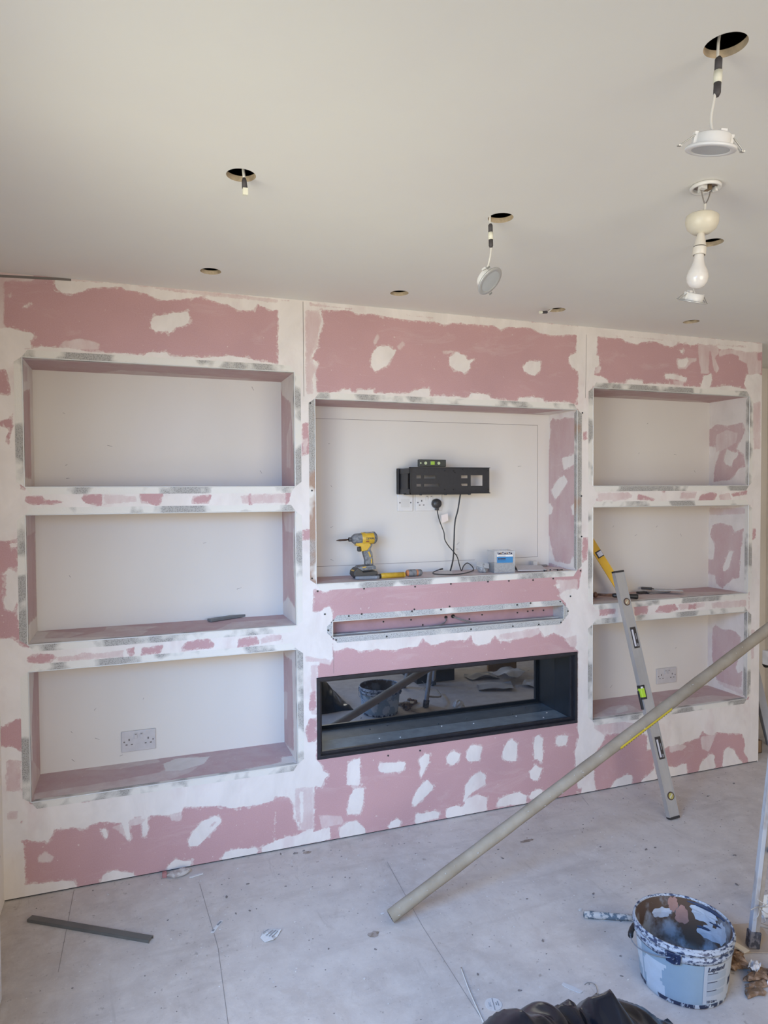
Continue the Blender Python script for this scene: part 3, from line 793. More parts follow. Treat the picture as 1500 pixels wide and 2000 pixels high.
MARKS = [(-.659, 1.91), (-.653, 1.69), (-.648, 1.633), (.178, 1.663), (.142, 2.054), (.146, 2.047), (-.479, 1.774), (-.647, 1.211), (.07, 1.122), (-.083, 1.339), (-.358, .651), (-.557, .626),
         (-.652, .536), (-.551, .494), (-.648, .412), (-.454, .407), (2.424, 1.957), (2.363, 1.784), (2.628, 1.778), (2.776, 1.679), (2.674, 1.301), (2.495, 1.357), (2.185, 1.364), (2.344, 1.31), (2.641, .628), (2.175, .445)]
for key, (x0, x1, z0, z1, d) in RECESS.items():
    P = PATCHES.get
    st = .012
    if key == 'tv':
        base_l = [('C', '0,1900 260,1900 260,1990 0,1990')]
        left_ops, right_ops, floor_ops = base_l, PATCHES['tv_right'], PATCHES['tv_floor']
        ceil_ops = [('C', '1690,-10 1740,-10 1740,260 1600,260'), ('S', '360,-10 1740,-10 1740,24 360,18'), ('S', '900,225 1700,215 1700,260 900,260')]
    else:
        left_ops = PATCHES.get(key + '_left', [])
        right_ops = PATCHES.get(key + '_right', [])
        floor_ops = PATCHES.get(key + '_floor', [('S', '-800,-10 3000,-10 3000,60 -800,60')])
        ceil_ops = [('S', '%d,-5 %d,-5 %d,22 %d,28 %d,60' % (x0 * 1000, x1 * 1000, x1 * 1000, x0 * 1000 + 500, x0 * 1000)), ('C', '%d,-5 %d,-5 %d,8 %d,12' % (x0 * 1000, x1 * 1000, x1 * 1000, x0 * 1000)),
                    ('S', '%d,180 %d,230 %d,290 %d,290' % (x0 * 1000 + 350, x1 * 1000 - 150, x1 * 1000, x0 * 1000 + 250))]
        if key[0] == 'r' and not left_ops: left_ops = [('C', '0,%d 60,%d 60,%d 0,%d' % (z0 * 1000, z0 * 1000, z1 * 1000, z1 * 1000))]
    patched_sheet('reveal_left', lines(0, d, st), lines(z0, z1, st), lambda u, v, x0=x0: (np.full_like(u, x0), u, v), left_ops, parent=wall)
    patched_sheet('reveal_right', lines(0, d, st), lines(z0, z1, st), lambda u, v, x1=x1: (np.full_like(u, x1), u, v), right_ops, parent=wall, flip=True)
    patched_sheet('recess_shelf', lines(x0, x1, st), lines(0, d, st), lambda u, v, z0=z0: (u, v, np.full_like(u, z0)), floor_ops, parent=wall)
    patched_sheet('recess_soffit', lines(x0, x1, st), lines(0, d, st), lambda u, v, z1=z1: (u, v, np.full_like(u, z1)), ceil_ops, parent=wall, flip=True)
    b = MB(); b.bb(x0 - .01, x1 + .01, d, d + .01, z0 - .01, z1 + .01)
    marks(b, [m for m in MARKS if x0 < m[0] < x1 and z0 < m[1] < z1], d)
    if key == 'tv':
        for (a0, c0, a1, c1) in ((x0, 1.919, 1.661, 1.921), (1.661, 1.921, 1.661, 1.213), (x0, 1.211, 1.28, 1.211), (1.40, 1.212, 1.661, 1.213)):
            e = V((a1 - a0, 0, c1 - c0)).normalized(); nn = V((-e.z, 0, e.x)) * .0008
            p = V((a0, d - .0006, c0)); q = V((a1, d - .0006, c1)); b.add([p - nn, p + nn, q + nn, q - nn], [(0, 1, 2, 3)], 1)
        marks(b, [(.50, 1.80), (.51, 1.595), (.51, 1.40), (.51, 1.24), (1.18, 1.27), (1.185, 1.30), (1.18, 1.24), (1.55, 1.7)], d)
    b.build('recess_back_panel', [PANEL, PENCIL], wall)


def corner_beads(x0, x1, z0, z1, mats, wing=.028, inner=.022, t=.0014):
    m = .020
    sides = (((x0, z1), (x1, z1), (0, 1), mats[0], 'top'), ((x0, z0), (x1, z0), (0, -1), mats[1], 'bottom'),
             ((x0, z0), (x0, z1), (-1, 0), mats[2], 'left'), ((x1, z0), (x1, z1), (1, 0), mats[3], 'right'))
    for (a, c, n, mt, nm) in sides:
        b = MB(); A = V((a[0], 0, a[1])); C = V((c[0], 0, c[1])); e = (C - A).normalized(); nn = V((n[0], 0, n[1]))
        o = V((0, -t, 0))
        b.add([A + o, C + o, C + nn * wing - e * m + o * .6, A + nn * wing + e * m + o * .6, A, C, C + nn * wing - e * m, A + nn * wing + e * m],
              [(0, 1, 2, 3), (0, 4, 5, 1), (2, 6, 7, 3), (0, 3, 7, 4), (1, 5, 6, 2)])
        q = -nn * .0012 + V((0, 0, 0)); yy = V((0, inner, 0))
        b.add([A + q, C + q, C + q + yy - e * .015, A + q + yy + e * .015, A, C, C + yy - e * .015, A + yy + e * .015], [(0, 1, 2, 3), (2, 6, 7, 3), (0, 3, 7, 4), (1, 5, 6, 2)])
        b.cyl(A + V((0, -.0008, 0)), C + V((0, -.0008, 0)), .0021, n=8, mat=1)
        b.build('corner_bead', [mt, NOSE], wall)


for key, (x0, x1, z0, z1, d) in RECESS.items():
    if key == 'tv': corner_beads(x0, x1, z0, z1, (BEAD, BEAD, BEAD_TAPE, BEAD_TAPE))
    else: corner_beads(x0, x1, z0, z1, (BEAD,) * 4)
corner_beads(*SLOT[:4], (BEAD_BARE,) * 4, wing=.026)

# the narrow light slot
x0, x1, z0, z1, d = SLOT
SLOTPINK = simple('pink_slot_board', (.42, .25, .26), .85, var=.1, scale=12)
b = MB(); b.bb(x0 - .01, x1 + .01, d, d + .01, z0 - .01, z1 + .01); b.build('slot_back', SLOTPINK, wall)
GALV = simple('galvanised_channel', (.36, .365, .365), .5, .25, col2=(.56, .55, .53), scale=8, thr=(.4, .7))
b = MB(); b.bb(x0, x1, 0, d, z0 - .008, z0); b.bb(x0, x1, 0, d, z1, z1 + .008); b.bb(x0 - .008, x0, 0, d, z0, z1); b.bb(x1, x1 + .008, 0, d, z0, z1)
b.bb(x0, x1, .045, .047, z0, z0 + .004)
b.build('slot_channel', GALV, wall)

# ceiling with round cut-outs
HO = [(.674, -1.922), (-.106, -1.091), (.681, -1.070), (-.100, -.268), (.675, -.236), (1.458, -.224), (2.218, -.253), (1.457, -1.122)]
HR = .0385
import bmesh
def sheet_with_holes(name, x0, x1, y0, y1, z, hs, r, mat, up, kind=None, parent=None):
    bm = bmesh.new()
    eds = []
    def loop(pts):
        vs = [bm.verts.new((p[0], p[1], z)) for p in pts]
        for i in range(len(vs)): eds.append(bm.edges.new((vs[i], vs[(i + 1) % len(vs)])))
    loop([(x0, y0), (x1, y0), (x1, y1), (x0, y1)])
    for (cx, cy) in hs: loop([(cx + r * math.cos(2 * math.pi * k / 40), cy + r * math.sin(2 * math.pi * k / 40)) for k in range(40)])
    bmesh.ops.triangle_fill(bm, edges=eds, use_beauty=True)
    for f in bm.faces:
        if (f.normal.z > 0) != up: f.normal_flip()
    me = bpy.data.meshes.new(name); bm.to_mesh(me); bm.free(); me.materials.append(mat)
    o = bpy.data.objects.new(name, me); COL.objects.link(o)
    if kind: o['kind'] = kind
    o.parent = parent
    return o


ceil = sheet_with_holes('ceiling', XL - .1, XS + .1, YR - .1, YB + .1, H, HO, HR, ceiling_material(), False, 'structure')
TAN = simple('cut_board_edge', (.50, .40, .28), .9, var=.2, scale=60)
for (cx, cy) in HO:
    b = MB(); b.lathe([(HR, 0), (HR, .0155)], (cx, cy, H), n=40); b.build('hole_edge', TAN, ceil)
b = MB(); b.bb(XL - .1, XS + .1, YR - .1, YB + .1, H + .16, H + .17)
b.bb(XL - .1, XS + .1, YB + .1, YB + .11, H, H + .17); b.bb(XL - .1, XS + .1, YR - .11, YR - .1, H, H + .17)
b.bb(XL - .11, XL - .1, YR, YB, H, H + .17); b.bb(XS + .1, XS + .11, YR, YB, H, H + .17)
b.build('ceiling_void', simple('dark_joists', (.12, .085, .055), .9), ceil)

# floor
b = MB(); b.bb(XL - .1, XS + .1, YR - .1, YB + .1, -.05, 0)
fl = b.build('floor', floor_material(), kind='structure')
b = MB()
for pts in (((-.63, -.01), (-.64, -.5)), ((-.16, -.14), (-.135, -.56), (-.15, -1.05)), ((.60, -.25), (.57, -.70), (.56, -1.3)), ((1.75, -.02), (1.72, -.12))):
    for a, c in zip(pts[:-1], pts[1:]):
        e = V((c[0] - a[0], c[1] - a[1], 0)); nn = V((-e.y, e.x, 0)).normalized() * .0008
        p = V((a[0], a[1], .0006)); q = V((c[0], c[1], .0006)); b.add([p - nn, p + nn, q + nn, q - nn], [(0, 3, 2, 1)])
b.build('floor_joint', simple('floor_joint_dirt', (.24, .21, .19), .9), fl)
STAIN = simple('floor_stain', (.23, .18, .14), .9, col2=(.33, .28, .25), scale=50)
b = MB()
for (cx, cy, rx, ry, sd) in ((.391, -.681, .024, .018, 1), (.30, -.06, .02, .012, 5), (1.245, -.31, .04, .012, 7)):
    rnd = random.Random(sd)
    P = [(cx + rx * math.cos(a / 14 * 6.283) * rnd.uniform(.7, 1.2), cy + ry * math.sin(a / 14 * 6.283) * rnd.uniform(.7, 1.2), .0007) for a in range(14)]
    b.add(P, [tuple(range(14))])
b.build('floor_stain', STAIN, fl)

# walls
b = MB(); b.bb(XS, XS + .1, YR - .1, YB + .1, 0, H); b.build('wall_right', WALLP, kind='structure')
b = MB(); b.bb(XR, XS + .1, YB, YB + .1, 0, H); b.build('wall_alcove', WALLP, kind='structure')
b = MB(); b.bb(XL - .1, XR, YB, YB + .1, 0, H); b.build('wall_cavity', DARK, kind='structure')
# left wall with the window opening
wy0, wy1, wz0, wz1 = -4.2, -1.35, .06, 2.12
b = MB(); b.bb(XL - .1, XL, wy1, YB + .1, 0, H); b.bb(XL - .1, XL, YR - .1, wy0, 0, H)
b.bb(XL - .1, XL, wy0, wy1, wz1, H); b.bb(XL - .1, XL, wy0, wy1, 0, wz0)
b.build('wall_left', WALLP, kind='structure')
b = MB()
for (a, c) in ((wy0, wy0 + .05), (-2.80, -2.75), (wy1 - .05, wy1)): b.bb(XL - .08, XL - .03, a, c, wz0, wz1)
b.bb(XL - .08, XL - .03, wy0, wy1, wz0, wz0 + .05); b.bb(XL - .08, XL - .03, wy0, wy1, wz1 - .05, wz1)
b.build('window_1', WHITE, kind='structure')
# rear wall with a window
b = MB(); b.bb(XL - .1, .1, YR - .1, YR, 0, H); b.bb(2.4, XS + .1, YR - .1, YR, 0, H); b.bb(.1, 2.4, YR - .1, YR, 2.2, H); b.bb(.1, 2.4, YR - .1, YR, 0, .6)
b.build('wall_rear', WALLP, kind='structure')
b = MB()
for x in (.1, 1.225, 2.35): b.bb(x, x + .05, YR - .08, YR - .03, .6, 2.2)
b.bb(.1, 2.4, YR - .08, YR - .03, .6, .65); b.bb(.1, 2.4, YR - .08, YR - .03, 2.15, 2.2)
b.build('window_2', WHITE, kind='structure')

# ---------------------------------------------------------------- letterbox fire
t = thing('electric_fire', (1.05, .1, .376), 'long black letterbox electric fire set into the pink boarding, dark mirrored back', 'fireplace')
x0, x1, z0, z1 = .366, 1.736, .378, .743
FR = simple('black_frame_metal', (.018, .018, .024), .35, spec=.5, var=.3, scale=40)
b = MB()
def rect_ring(b, x0, x1, z0, z1, w, ya, yb, mat=0, wb=None):
    wb = w if wb is None else wb
    b.bb(x0, x1, ya, yb, z1 - w, z1, mat); b.bb(x0, x1, ya, yb, z0, z0 + wb, mat)
    b.bb(x0, x0 + w, ya, yb, z0 + wb, z1 - w, mat); b.bb(x1 - w, x1, ya, yb, z0 + wb, z1 - w, mat)
rect_ring(b, x0, x1, z0, z1, .014, -.004, .02)
rect_ring(b, x0 + .002, x1 - .002, z0 + .002, z1 - .002, .024, .02, .034)
b.build('frame', FR, t, bevel=.001)
INN = simple('fire_inner_panel', (.016, .018, .022), .4, var=.3, scale=8)
b = MB(); b.bb(x1 - .008, x1, .034, DF, z0, z1); b.bb(x0, x0 + .008, .034, DF, z0, z1); b.bb(x0, x1, .034, DF, z1 - .008, z1)
b.build('side_panel', INN, t)
TRAY = simple('fire_tray_grey', (.23, .255, .27), .45, .1, var=.2, scale=18)
b = MB(); b.bb(x0 + .008, x1 - .008, .034, .060, z0, z0 + .010); b.bb(x0 + .008, x1 - .008, .064, DF, z0, z0 + .010)
tr = b.build('fuel_tray', TRAY, t)
b = MB()
for (x, y) in ((.42, .16), (.70, .12), (.80, .1), (1.05, .17), (1.22, .15), (1.48, .17), (1.66, .16), (1.60, .1)):
    b.box((x, y, z0 + .0115), (.006, .004, .003))
b.build('dust_speck', simple('plaster_crumb', (.7, .68, .66), .9), tr, kind='stuff')
m_, N, L, B = new_mat('black_mirror_glass')
B.inputs['Base Color'].default_value = (.008, .010, .013, 1); B.inputs['Roughness'].default_value = .5
g = N.new('ShaderNodeBsdfGlossy'); g.inputs['Color'].default_value = (.33, .355, .385, 1); g.inputs['Roughness'].default_value = .012
a_ = N.new('ShaderNodeAddShader'); L.new(B.outputs[0], a_.inputs[0]); L.new(g.outputs[0], a_.inputs[1]); L.new(a_.outputs[0], N['Material Output'].inputs[0])
B.inputs['Specular IOR Level'].default_value = 0
b = MB(); b.bb(x0, x1, DF, DF + .006, z0, z1); b.build('mirror_back', m_, t)

# ---------------------------------------------------------------- downlights and cables in the ceiling
CONN_D = simple('grey_cable_clip', (.055, .05, .055), .6)
CONN_W = simple('white_connector', (.72, .71, .60), .5)
STEEL = simple('spring_steel', (.42, .42, .40), .35, .7)
LENS = simple('frosted_lens', (.42, .44, .45), .3, var=.05)


def connector(b, p, q, r, mats=(0, 1)):
    p = V(p); q = V(q)
    b.tube([p, p.lerp(q, .06), p.lerp(q, .36)], [r * .55, r, r], 10, mats[0], False)
    b.tube([p.lerp(q, .36), p.lerp(q, .66)], [r * 1.15, r * 1.15], 10, mats[1], False)
    b.tube([p.lerp(q, .66), p.lerp(q, .92), q], [r, r, r * .55], 10, mats[0], False)


GRIM = simple('satin_grey_rim', (.46, .46, .45), .3, .35)


def downlight(loc, nrm, spin, cable, con, label, hole, rim=None):
    """nrm: the direction the lens faces"""
    loc = V(loc); n = V(nrm).normalized()
    t = thing('downlight', loc, label, 'downlight', 'downlights hanging out of the ceiling cut-outs')
    x, y, _ = basis(n, spin); M = frame(loc, x, y, n)
    b = MB(M); b.lathe([(.031, -.004), (.0455, -.0035), (.0465, 0), (.0455, .0015), (.036, .0025), (.034, .001)], n=40); b.build('rim', rim or GRIM, t)
    b = MB(M); b.lathe([(.0345, .001), (.02, .0012), (0, .0012)], n=40); b.build('lens', LENS, t)
    b = MB(M); b.lathe([(.0325, -.003), (.032, -.024), (.029, -.027), (.0, -.027)], n=32); b.box((.012, .01, -.030), (.012, .012, .008)); b.build('housing', WHITE, t)
    for sgn in (-1, 1):
        b = MB(M)
        b.box((sgn * .034, 0, -.016), (.006, .012, .024), 1)
        b.tube([(sgn * .036, -.006, -.022), (sgn * .043, -.006, -.016), (sgn * .060, -.004, -.002)], .0012, 6, 0)
        b.tube([(sgn * .036, .006, -.022), (sgn * .043, .006, -.016), (sgn * .060, .004, -.002)], .0012, 6, 0)
        b.box((sgn * .060, 0, -.002), (.006, .010, .002), 0)
        b.build('spring_clip', [STEEL, WHITE], t)
    b = MB(); b.tube([loc - n * .027] + [V(c) for c in cable], .0027, 8); b.build('cable', CABLEW, t)
    b = MB(); connector(b, con[0], con[1], .0068); b.build('connector', [CONN_D, CONN_W], t)
    return t


def W3(x, y, z): return V((x, y, z))
R3, U3 = V((rt.x, rt.y, 0)).normalized(), V((0, 0, 1))
F3 = V((fw.x, fw.y, 0)).normalized()
downlight((.657, -1.905, 2.212), -U3 * 1.0 + F3 * .24 + R3 * -.10, tuple(R3.cross(U3)), [(.657, -1.905, 2.27), (.668, -1.908, 2.34), (.672, -1.91, 2.43), (.69, -1.93, 2.50)],
          ((.672, -1.908, 2.387), (.668, -1.908, 2.312)), 'nearest white downlight, hanging level from a taped cable below the largest ceiling hole', HO[0], WHITE)
downlight((.644, -1.07, 2.205), (.907 * .66) * R3 - (.907 * .75) * U3 - .42 * F3, (.3, .3, 1), [(.640, -1.07, 2.26), (.648, -1.07, 2.31), (.6445, -1.07, 2.405), (.66, -1.07, 2.49)],
          ((.6455, -1.07, 2.378), (.6475, -1.07, 2.306)), 'white downlight dangling tilted so its grey lens faces the room, left of the pendant bulb', HO[2])
downlight((1.378, -1.12, 2.196), -U3 * .93 + F3 * .34 - R3 * .16, (0, 1, .2), [(1.385, -1.12, 2.25), (1.405, -1.12, 2.33), (1.432, -1.12, 2.405), (1.44, -1.12, 2.49)],
          ((1.428, -1.12, 2.392), (1.405, -1.12, 2.33)), 'small white downlight seen directly below the pendant bulb, springs up', HO[7])
# short stub cables with a connector
t = thing('cable_stub', (-.10, -1.09, 2.36), 'short white cable with a black and white connector poking from the left ceiling hole', 'cable')
b = MB(); b.tube([(-.095, -1.08, 2.50), (-.10, -1.085, 2.44), (-.098, -1.09, 2.395)], .004, 8); b.build('cable', CABLEW, t)
b = MB(); b.tube([(-.098, -1.09, 2.395), (-.098, -1.09, 2.388), (-.0965, -1.09, 2.368)], [.004, .0065, .0075], 10, 0, False); b.box((-.0955, -1.09, 2.359), (.013, .011, .018), 1); b.build('connector', [CONN_D, CONN_W], t)
t = thing('cable_stub', (1.40, -.25, 2.39), 'tiny cable end poking sideways from the small ceiling hole right of the tilted downlight', 'cable')
b = MB(); b.tube([(1.458, -.224, 2.50), (1.44, -.226, 2.42), (1.41, -.23, 2.388), (1.385, -.232, 2.382)], .003, 8); b.build('cable', CABLEW, t)
b = MB(); b.cyl((1.40, -.231, 2.384), (1.372, -.233, 2.380), .0065, n=10, mat=0); b.cyl((1.372, -.233, 2.380), (1.360, -.234, 2.379), .0068, n=10, mat=1); b.build('connector', [CONN_D, CONN_W], t)

# ---------------------------------------------------------------- pendant lampholder
t = thing('pendant_light', (1.10, -1.452, 2.10), 'cream ceiling pendant with open rose, loose cover and bare frosted bulb', 'pendant light')
c = (1.10, -1.452)
b = MB()
b.lathe([(.030, 0), (.038, 0), (.0405, -.004), (.0395, -.010), (.034, -.010), (.032, -.005), (.030, 0)], (c[0], c[1], H - .001), n=36)
b.lathe([(0, -.001), (.031, -.001)], (c[0], c[1], H - .001), n=24, mat=1)
for (dx, dy, sx, sy) in ((-.018, -.008, .02, .012), (.020, .010, .018, .014), (.0, .012, .024, .008), (.025, -.008, .008, .012)): b.box((c[0] + dx, c[1] + dy, H - .010), (sx, sy, .012), 0)
b.box((c[0] + .002, c[1] - .006, H - .008), (.012, .016, .014), 2)
b.build('ceiling_rose', [WHITE, simple('rose_inside', (.25, .21, .19), .7), simple('brass_terminal', (.24, .17, .10), .4, .4)], t)
b = MB(); b.tube([(1.084, -1.452, 2.388), (1.090, -1.452, 2.366), (1.098, -1.452, 2.348)], .0017, 6); b.tube([(1.117, -1.452, 2.386), (1.110, -1.452, 2.366), (1.099, -1.452, 2.348)], .0017, 6)
b.build('core_wire', simple('brown_grey_wire', (.20, .18, .17), .5), t)
b = MB(); b.tube([(1.099, -1.452, 2.350), (1.097, -1.452, 2.335), (1.090, -1.451, 2.30)], .0034, 8); b.build('flex', CABLEW, t)
ax = V((-.085, 0.01, -1)).normalized()
b = MB(); b.lathe([(.008, .0), (.037, .002), (.0425, .006), (.0425, .022), (.038, .036), (.025, .048), (.0, .052)], (1.091, -1.451, 2.319), ax, 36); b.build('rose_cover', CREAM, t)
b = MB(); b.lathe([(.006, .0), (.0085, .003), (.0105, .012), (.0150, .034), (.0165, .040)], (1.086, -1.451, 2.272), ax, 28)
b.lathe([(.0158, .040), (.0158, .0425)], (1.086, -1.451, 2.272), ax, 28, mat=1)
b.lathe([(.0172, .0425), (.0172, .062), (.0155, .064), (.0150, .060)], (1.086, -1.451, 2.272), ax, 28)
b.build('lampholder', [simple('ivory_plastic', (.66, .61, .53), .35), simple('lampholder_gap', (.12, .10, .08), .8)], t)
m_, N, L, B = new_mat('frosted_bulb_glass'); B.inputs['Base Color'].default_value = (.72, .68, .63, 1); B.inputs['Roughness'].default_value = .12; B.inputs['Subsurface Weight'].default_value = .15; B.inputs['Subsurface Radius'].default_value = (.02, .02, .02)
b = MB(); b.lathe([(.0125, .058), (.0125, .072), (.0140, .080), (.0180, .094), (.0245, .107), (.0275, .118), (.0280, .126), (.0255, .138), (.0190, .148), (.009, .1535), (0, .1545)], (1.086, -1.451, 2.272), ax, 36); b.build('light_bulb', m_, t)


# ---------------------------------------------------------------- sockets
def socket_plate(t, xa, xb, za, zb, y, mat, double=True):
    b = MB(); b.bb(xa, xb, y - .009, y, za, zb); b.build('face_plate', mat, t, bevel=.003)
    xc = (xa + xb) / 2; w = xb - xa; h = zb - za
    if double:
        for sx in (-1, 1):
            cx = xc + sx * w * .275; cz = za + h * .40
            for (dx, dz, sw, sh) in ((0, .017, .006, .009), (-.011, -.004, .008, .005), (.011, -.004, .008, .005)):
                q = MB(); q.bb(cx + dx - sw / 2, cx + dx + sw / 2, y - .0096, y - .009, cz + dz - sh / 2, cz + dz + sh / 2); q.build('pin_slot', PENCIL, t)
            q = MB(); q.box((xc + sx * .012, y - .011, zb - h * .25), (.013, .006, .022)); q.box((xc + sx * .012, y - .0142, zb - h * .25 + .008), (.008, .001, .003), 1); q.build('rocker_switch', [mat, PENCIL], t, bevel=.001)
    for sx in (-1, 1):
        q = MB(); q.cyl((xc + sx * (w / 2 - .012), y - .009, za + h * .5), (xc + sx * (w / 2 - .012), y - .0098, za + h * .5), .0035, n=12); q.build('fixing_screw', PENCIL, t)


t = thing('wall_socket', (-.38, D, .42), 'greyed double wall socket in the lower left recess', 'socket'); socket_plate(t, -.453, -.308, .421, .513, D, SOCKET)
t = thing('wall_socket', (2.57, D, .42), 'greyed double wall socket in the lower right recess', 'socket'); socket_plate(t, 2.494, 2.640, .424, .516, D, SOCKET)
t = thing('wall_socket', (1.01, DT, 1.47), 'white double socket under the television bracket with a black plug in it', 'socket'); socket_plate(t, .945, 1.09, 1.470, 1.556, DT, CLEANSOCKET)
t = thing('blank_plate', (.89, DT, 1.47), 'square white wall plate directly left of the plugged-in socket', 'wall plate'); socket_plate(t, .848, .930, 1.470, 1.556, DT, CLEANSOCKET, False)
b = MB(); b.bb(.866, .912, DT - .0096, DT - .009, 1.49, 1.532); b.build('inner_panel', simple('plate_inner', (.60, .57, .53), .5), t)

# ---------------------------------------------------------------- television bracket
t = thing('tv_bracket', (1.07, .13, 1.555), 'black steel television wall bracket with slotted plates in the centre recess', 'wall bracket')
def plate_holes(b, x0, x1, z0, z1, y, th, hs):
    xs = sorted({x0, x1} | {h[0] for h in hs} | {h[1] for h in hs}); zs = sorted({z0, z1} | {h[2] for h in hs} | {h[3] for h in hs})
    for i in range(len(xs) - 1):
        for j in range(len(zs) - 1):
            cx = (xs[i] + xs[i + 1]) / 2; cz = (zs[j] + zs[j + 1]) / 2
            if any(h[0] < cx < h[1] and h[2] < cz < h[3] for h in hs): continue
            b.bb(xs[i], xs[i + 1], y, y + th, zs[j], zs[j + 1])
def bx(px): return .845 + (px - 215) / (1312 - 215) * (1.300 - .845)
def bz(py): return 1.684 - (py - 222) / (575 - 222) * (1.684 - 1.556)
HS = [(bx(352), bx(415), bz(365), bz(325)), (bx(438), bx(600), bz(365), bz(325)), (bx(352), bx(415), bz(475), bz(440)), (bx(438), bx(640), bz(475), bz(440)),
      (bx(932), bx(1020), bz(362), bz(322)), (bx(932), bx(1020), bz(467), bz(437)), (bx(1060), bx(1222), bz(465), bz(320))]
b = MB(); plate_holes(b, bx(262), bx(1312), bz(560), bz(222), .128, .004, HS)
b.bb(bx(262), bx(1312), .118, .132, bz(222), bz(214)); b.bb(bx(262), bx(1312), .118, .132, bz(572), bz(560))
b.bb(bx(262), bx(262) + .003, .118, .132, bz(572), bz(214))
b.build('front_plate', BLACKMETAL, t)
HB = [(bx(330) + .015, bx(645) + .085, bz(492), bz(305)), (bx(905) + .03, bx(1020) + .04, bz(492), bz(305))]
b = MB(); plate_holes(b, bx(215), bx(1095), bz(575), bz(225), DT - .014, .004, HB); b.bb(bx(215), bx(222), DT - .03, DT, bz(575), bz(225)); b.bb(bx(900), bx(1090), DT - .014, DT, bz(235), bz(225)); b.build('wall_plate', BLACKMETAL, t)
b = MB()
for xx in (.853,): 
    b.bb(xx, xx + .006, .13, DT - .01, bz(560), bz(300) + .01); 
b.bb(.85, 1.20, .135, .165, bz(585), bz(566)); b.bb(.85, .855, .10, .24, bz(300), bz(232)); b.bb(.85, .855, .10, .24, bz(575), bz(510))
b.bb(1.045, 1.10, .14, .24, bz(420), bz(380)); b.bb(1.155, 1.182, .134, .15, bz(430), bz(365)); b.bb(.936, .944, .133, .145, bz(480), bz(320))
b.build('folding_arm', BLACKMETAL, t)
for xx in (bx(405), bx(725), bx(1040)):
    b = MB(); b.cyl((xx, .128, bz(578)), (xx, .128, bz(592)), .006, n=10); b.build('knob', BLACK, t)
for (px, py) in ((715, 262), (830, 262), (850, 285), (715, 515), (830, 515), (950, 243), (1295, 255), (1293, 522)):
    b = MB(); b.cyl((bx(px), .128, bz(py)), (bx(px), .1265, bz(py)), .0032, n=10); b.build('bolt', simple('bolt_black', (.012, .012, .014), .3, .3), t)
# small level sitting on the bracket
t = thing('mini_spirit_level', (.985, .13, 1.687), 'mini black spirit level with green vial sitting on top of the television bracket', 'spirit level')
b = MB(); b.bb(.912, 1.058, .122, .140, 1.6885, 1.724); b.build('body', simple('level_black_body', (.03, .034, .03), .5), t, bevel=.003)
VG = simple('green_vial', (.30, .46, .06), .2, spec=.6); VP = simple('pale_vial', (.45, .50, .30), .3)
b = MB(); b.bb(.974, .996, .1205, .123, 1.698, 1.715); b.build('vial', VG, t, bevel=.002)
for xx in (.948, 1.018): b = MB(); b.cyl((xx, .1225, 1.706), (xx, .121, 1.706), .0075, n=16); b.build('end_vial', VP, t)
b = MB(); b.cyl((.922, .1225, 1.706), (.922, .1212, 1.706), .004, n=12); b.build('hang_hole', VP, t)

# plug, lead and label
t = thing('power_lead', (1.05, .22, 1.165), 'black three-pin plug with a thin black lead dropping and looping on the shelf', 'cable')
b = MB(frame((1.055, DT - .009, 1.507), (1, 0, 0), (0, 0, 1), (0, -1, 0)))
b.lathe([(.024, 0), (.025, .012), (.023, .024), (.013, .030), (0, .031)], n=24, hint=(1, 0, 0))
b.box((0, .0, .030), (.018, .006, .004)); b.box((0, -.026, .015), (.016, .016, .018))
b.build('plug', simple('plug_black', (.035, .032, .032), .4), t, bevel=.002)
path = [(1.055, .225, 1.478), (1.050, .205, 1.455), (1.054, .20, 1.43), (1.066, .20, 1.398), (1.081, .20, 1.361), (1.086, .20, 1.325), (1.106, .20, 1.293), (1.135, .20, 1.261), (1.155, .20, 1.234), (1.166, .20, 1.197), (1.178, .205, 1.168),
        (1.186, .208, 1.166), (1.196, .212, 1.185), (1.218, .213, 1.200), (1.237, .20, 1.186), (1.232, .17, 1.169), (1.197, .135, 1.166), (1.129, .075, 1.166), (1.07, .055, 1.166), (1.007, .084, 1.166), (.987, .124, 1.166), (1.010, .165, 1.170), (1.055, .195, 1.176)]
b = MB(); b.tube(path, .0026, 8); b.tube([(1.055, .195, 1.176), (1.075, .205, 1.177)], .0042, 8, 0, False); b.build('lead', BLACK, t)
b = MB(); b.prism([(-.018, -.021), (.020, -.014), (.022, .022), (-.016, .018)], (1.082, .196, 1.432), (1, 0, .12), (-.12, 0, 1), (0, .0006, 0)); b.build('paper_tag', simple('pinkish_paper', (.72, .62, .56), .8, var=.04), t)
t = thing('aerial_cable', (1.12, .2, 1.165), 'thicker black cable hanging from behind the bracket down to the shelf', 'cable')
b = MB(); b.tube([(1.162, .17, 1.60), (1.158, .17, 1.552), (1.152, .17, 1.516), (1.143, .17, 1.469), (1.128, .17, 1.413), (1.123, .172, 1.31), (1.122, .18, 1.228), (1.116, .20, 1.166)], .0038, 8); b.build('lead', BLACK, t)
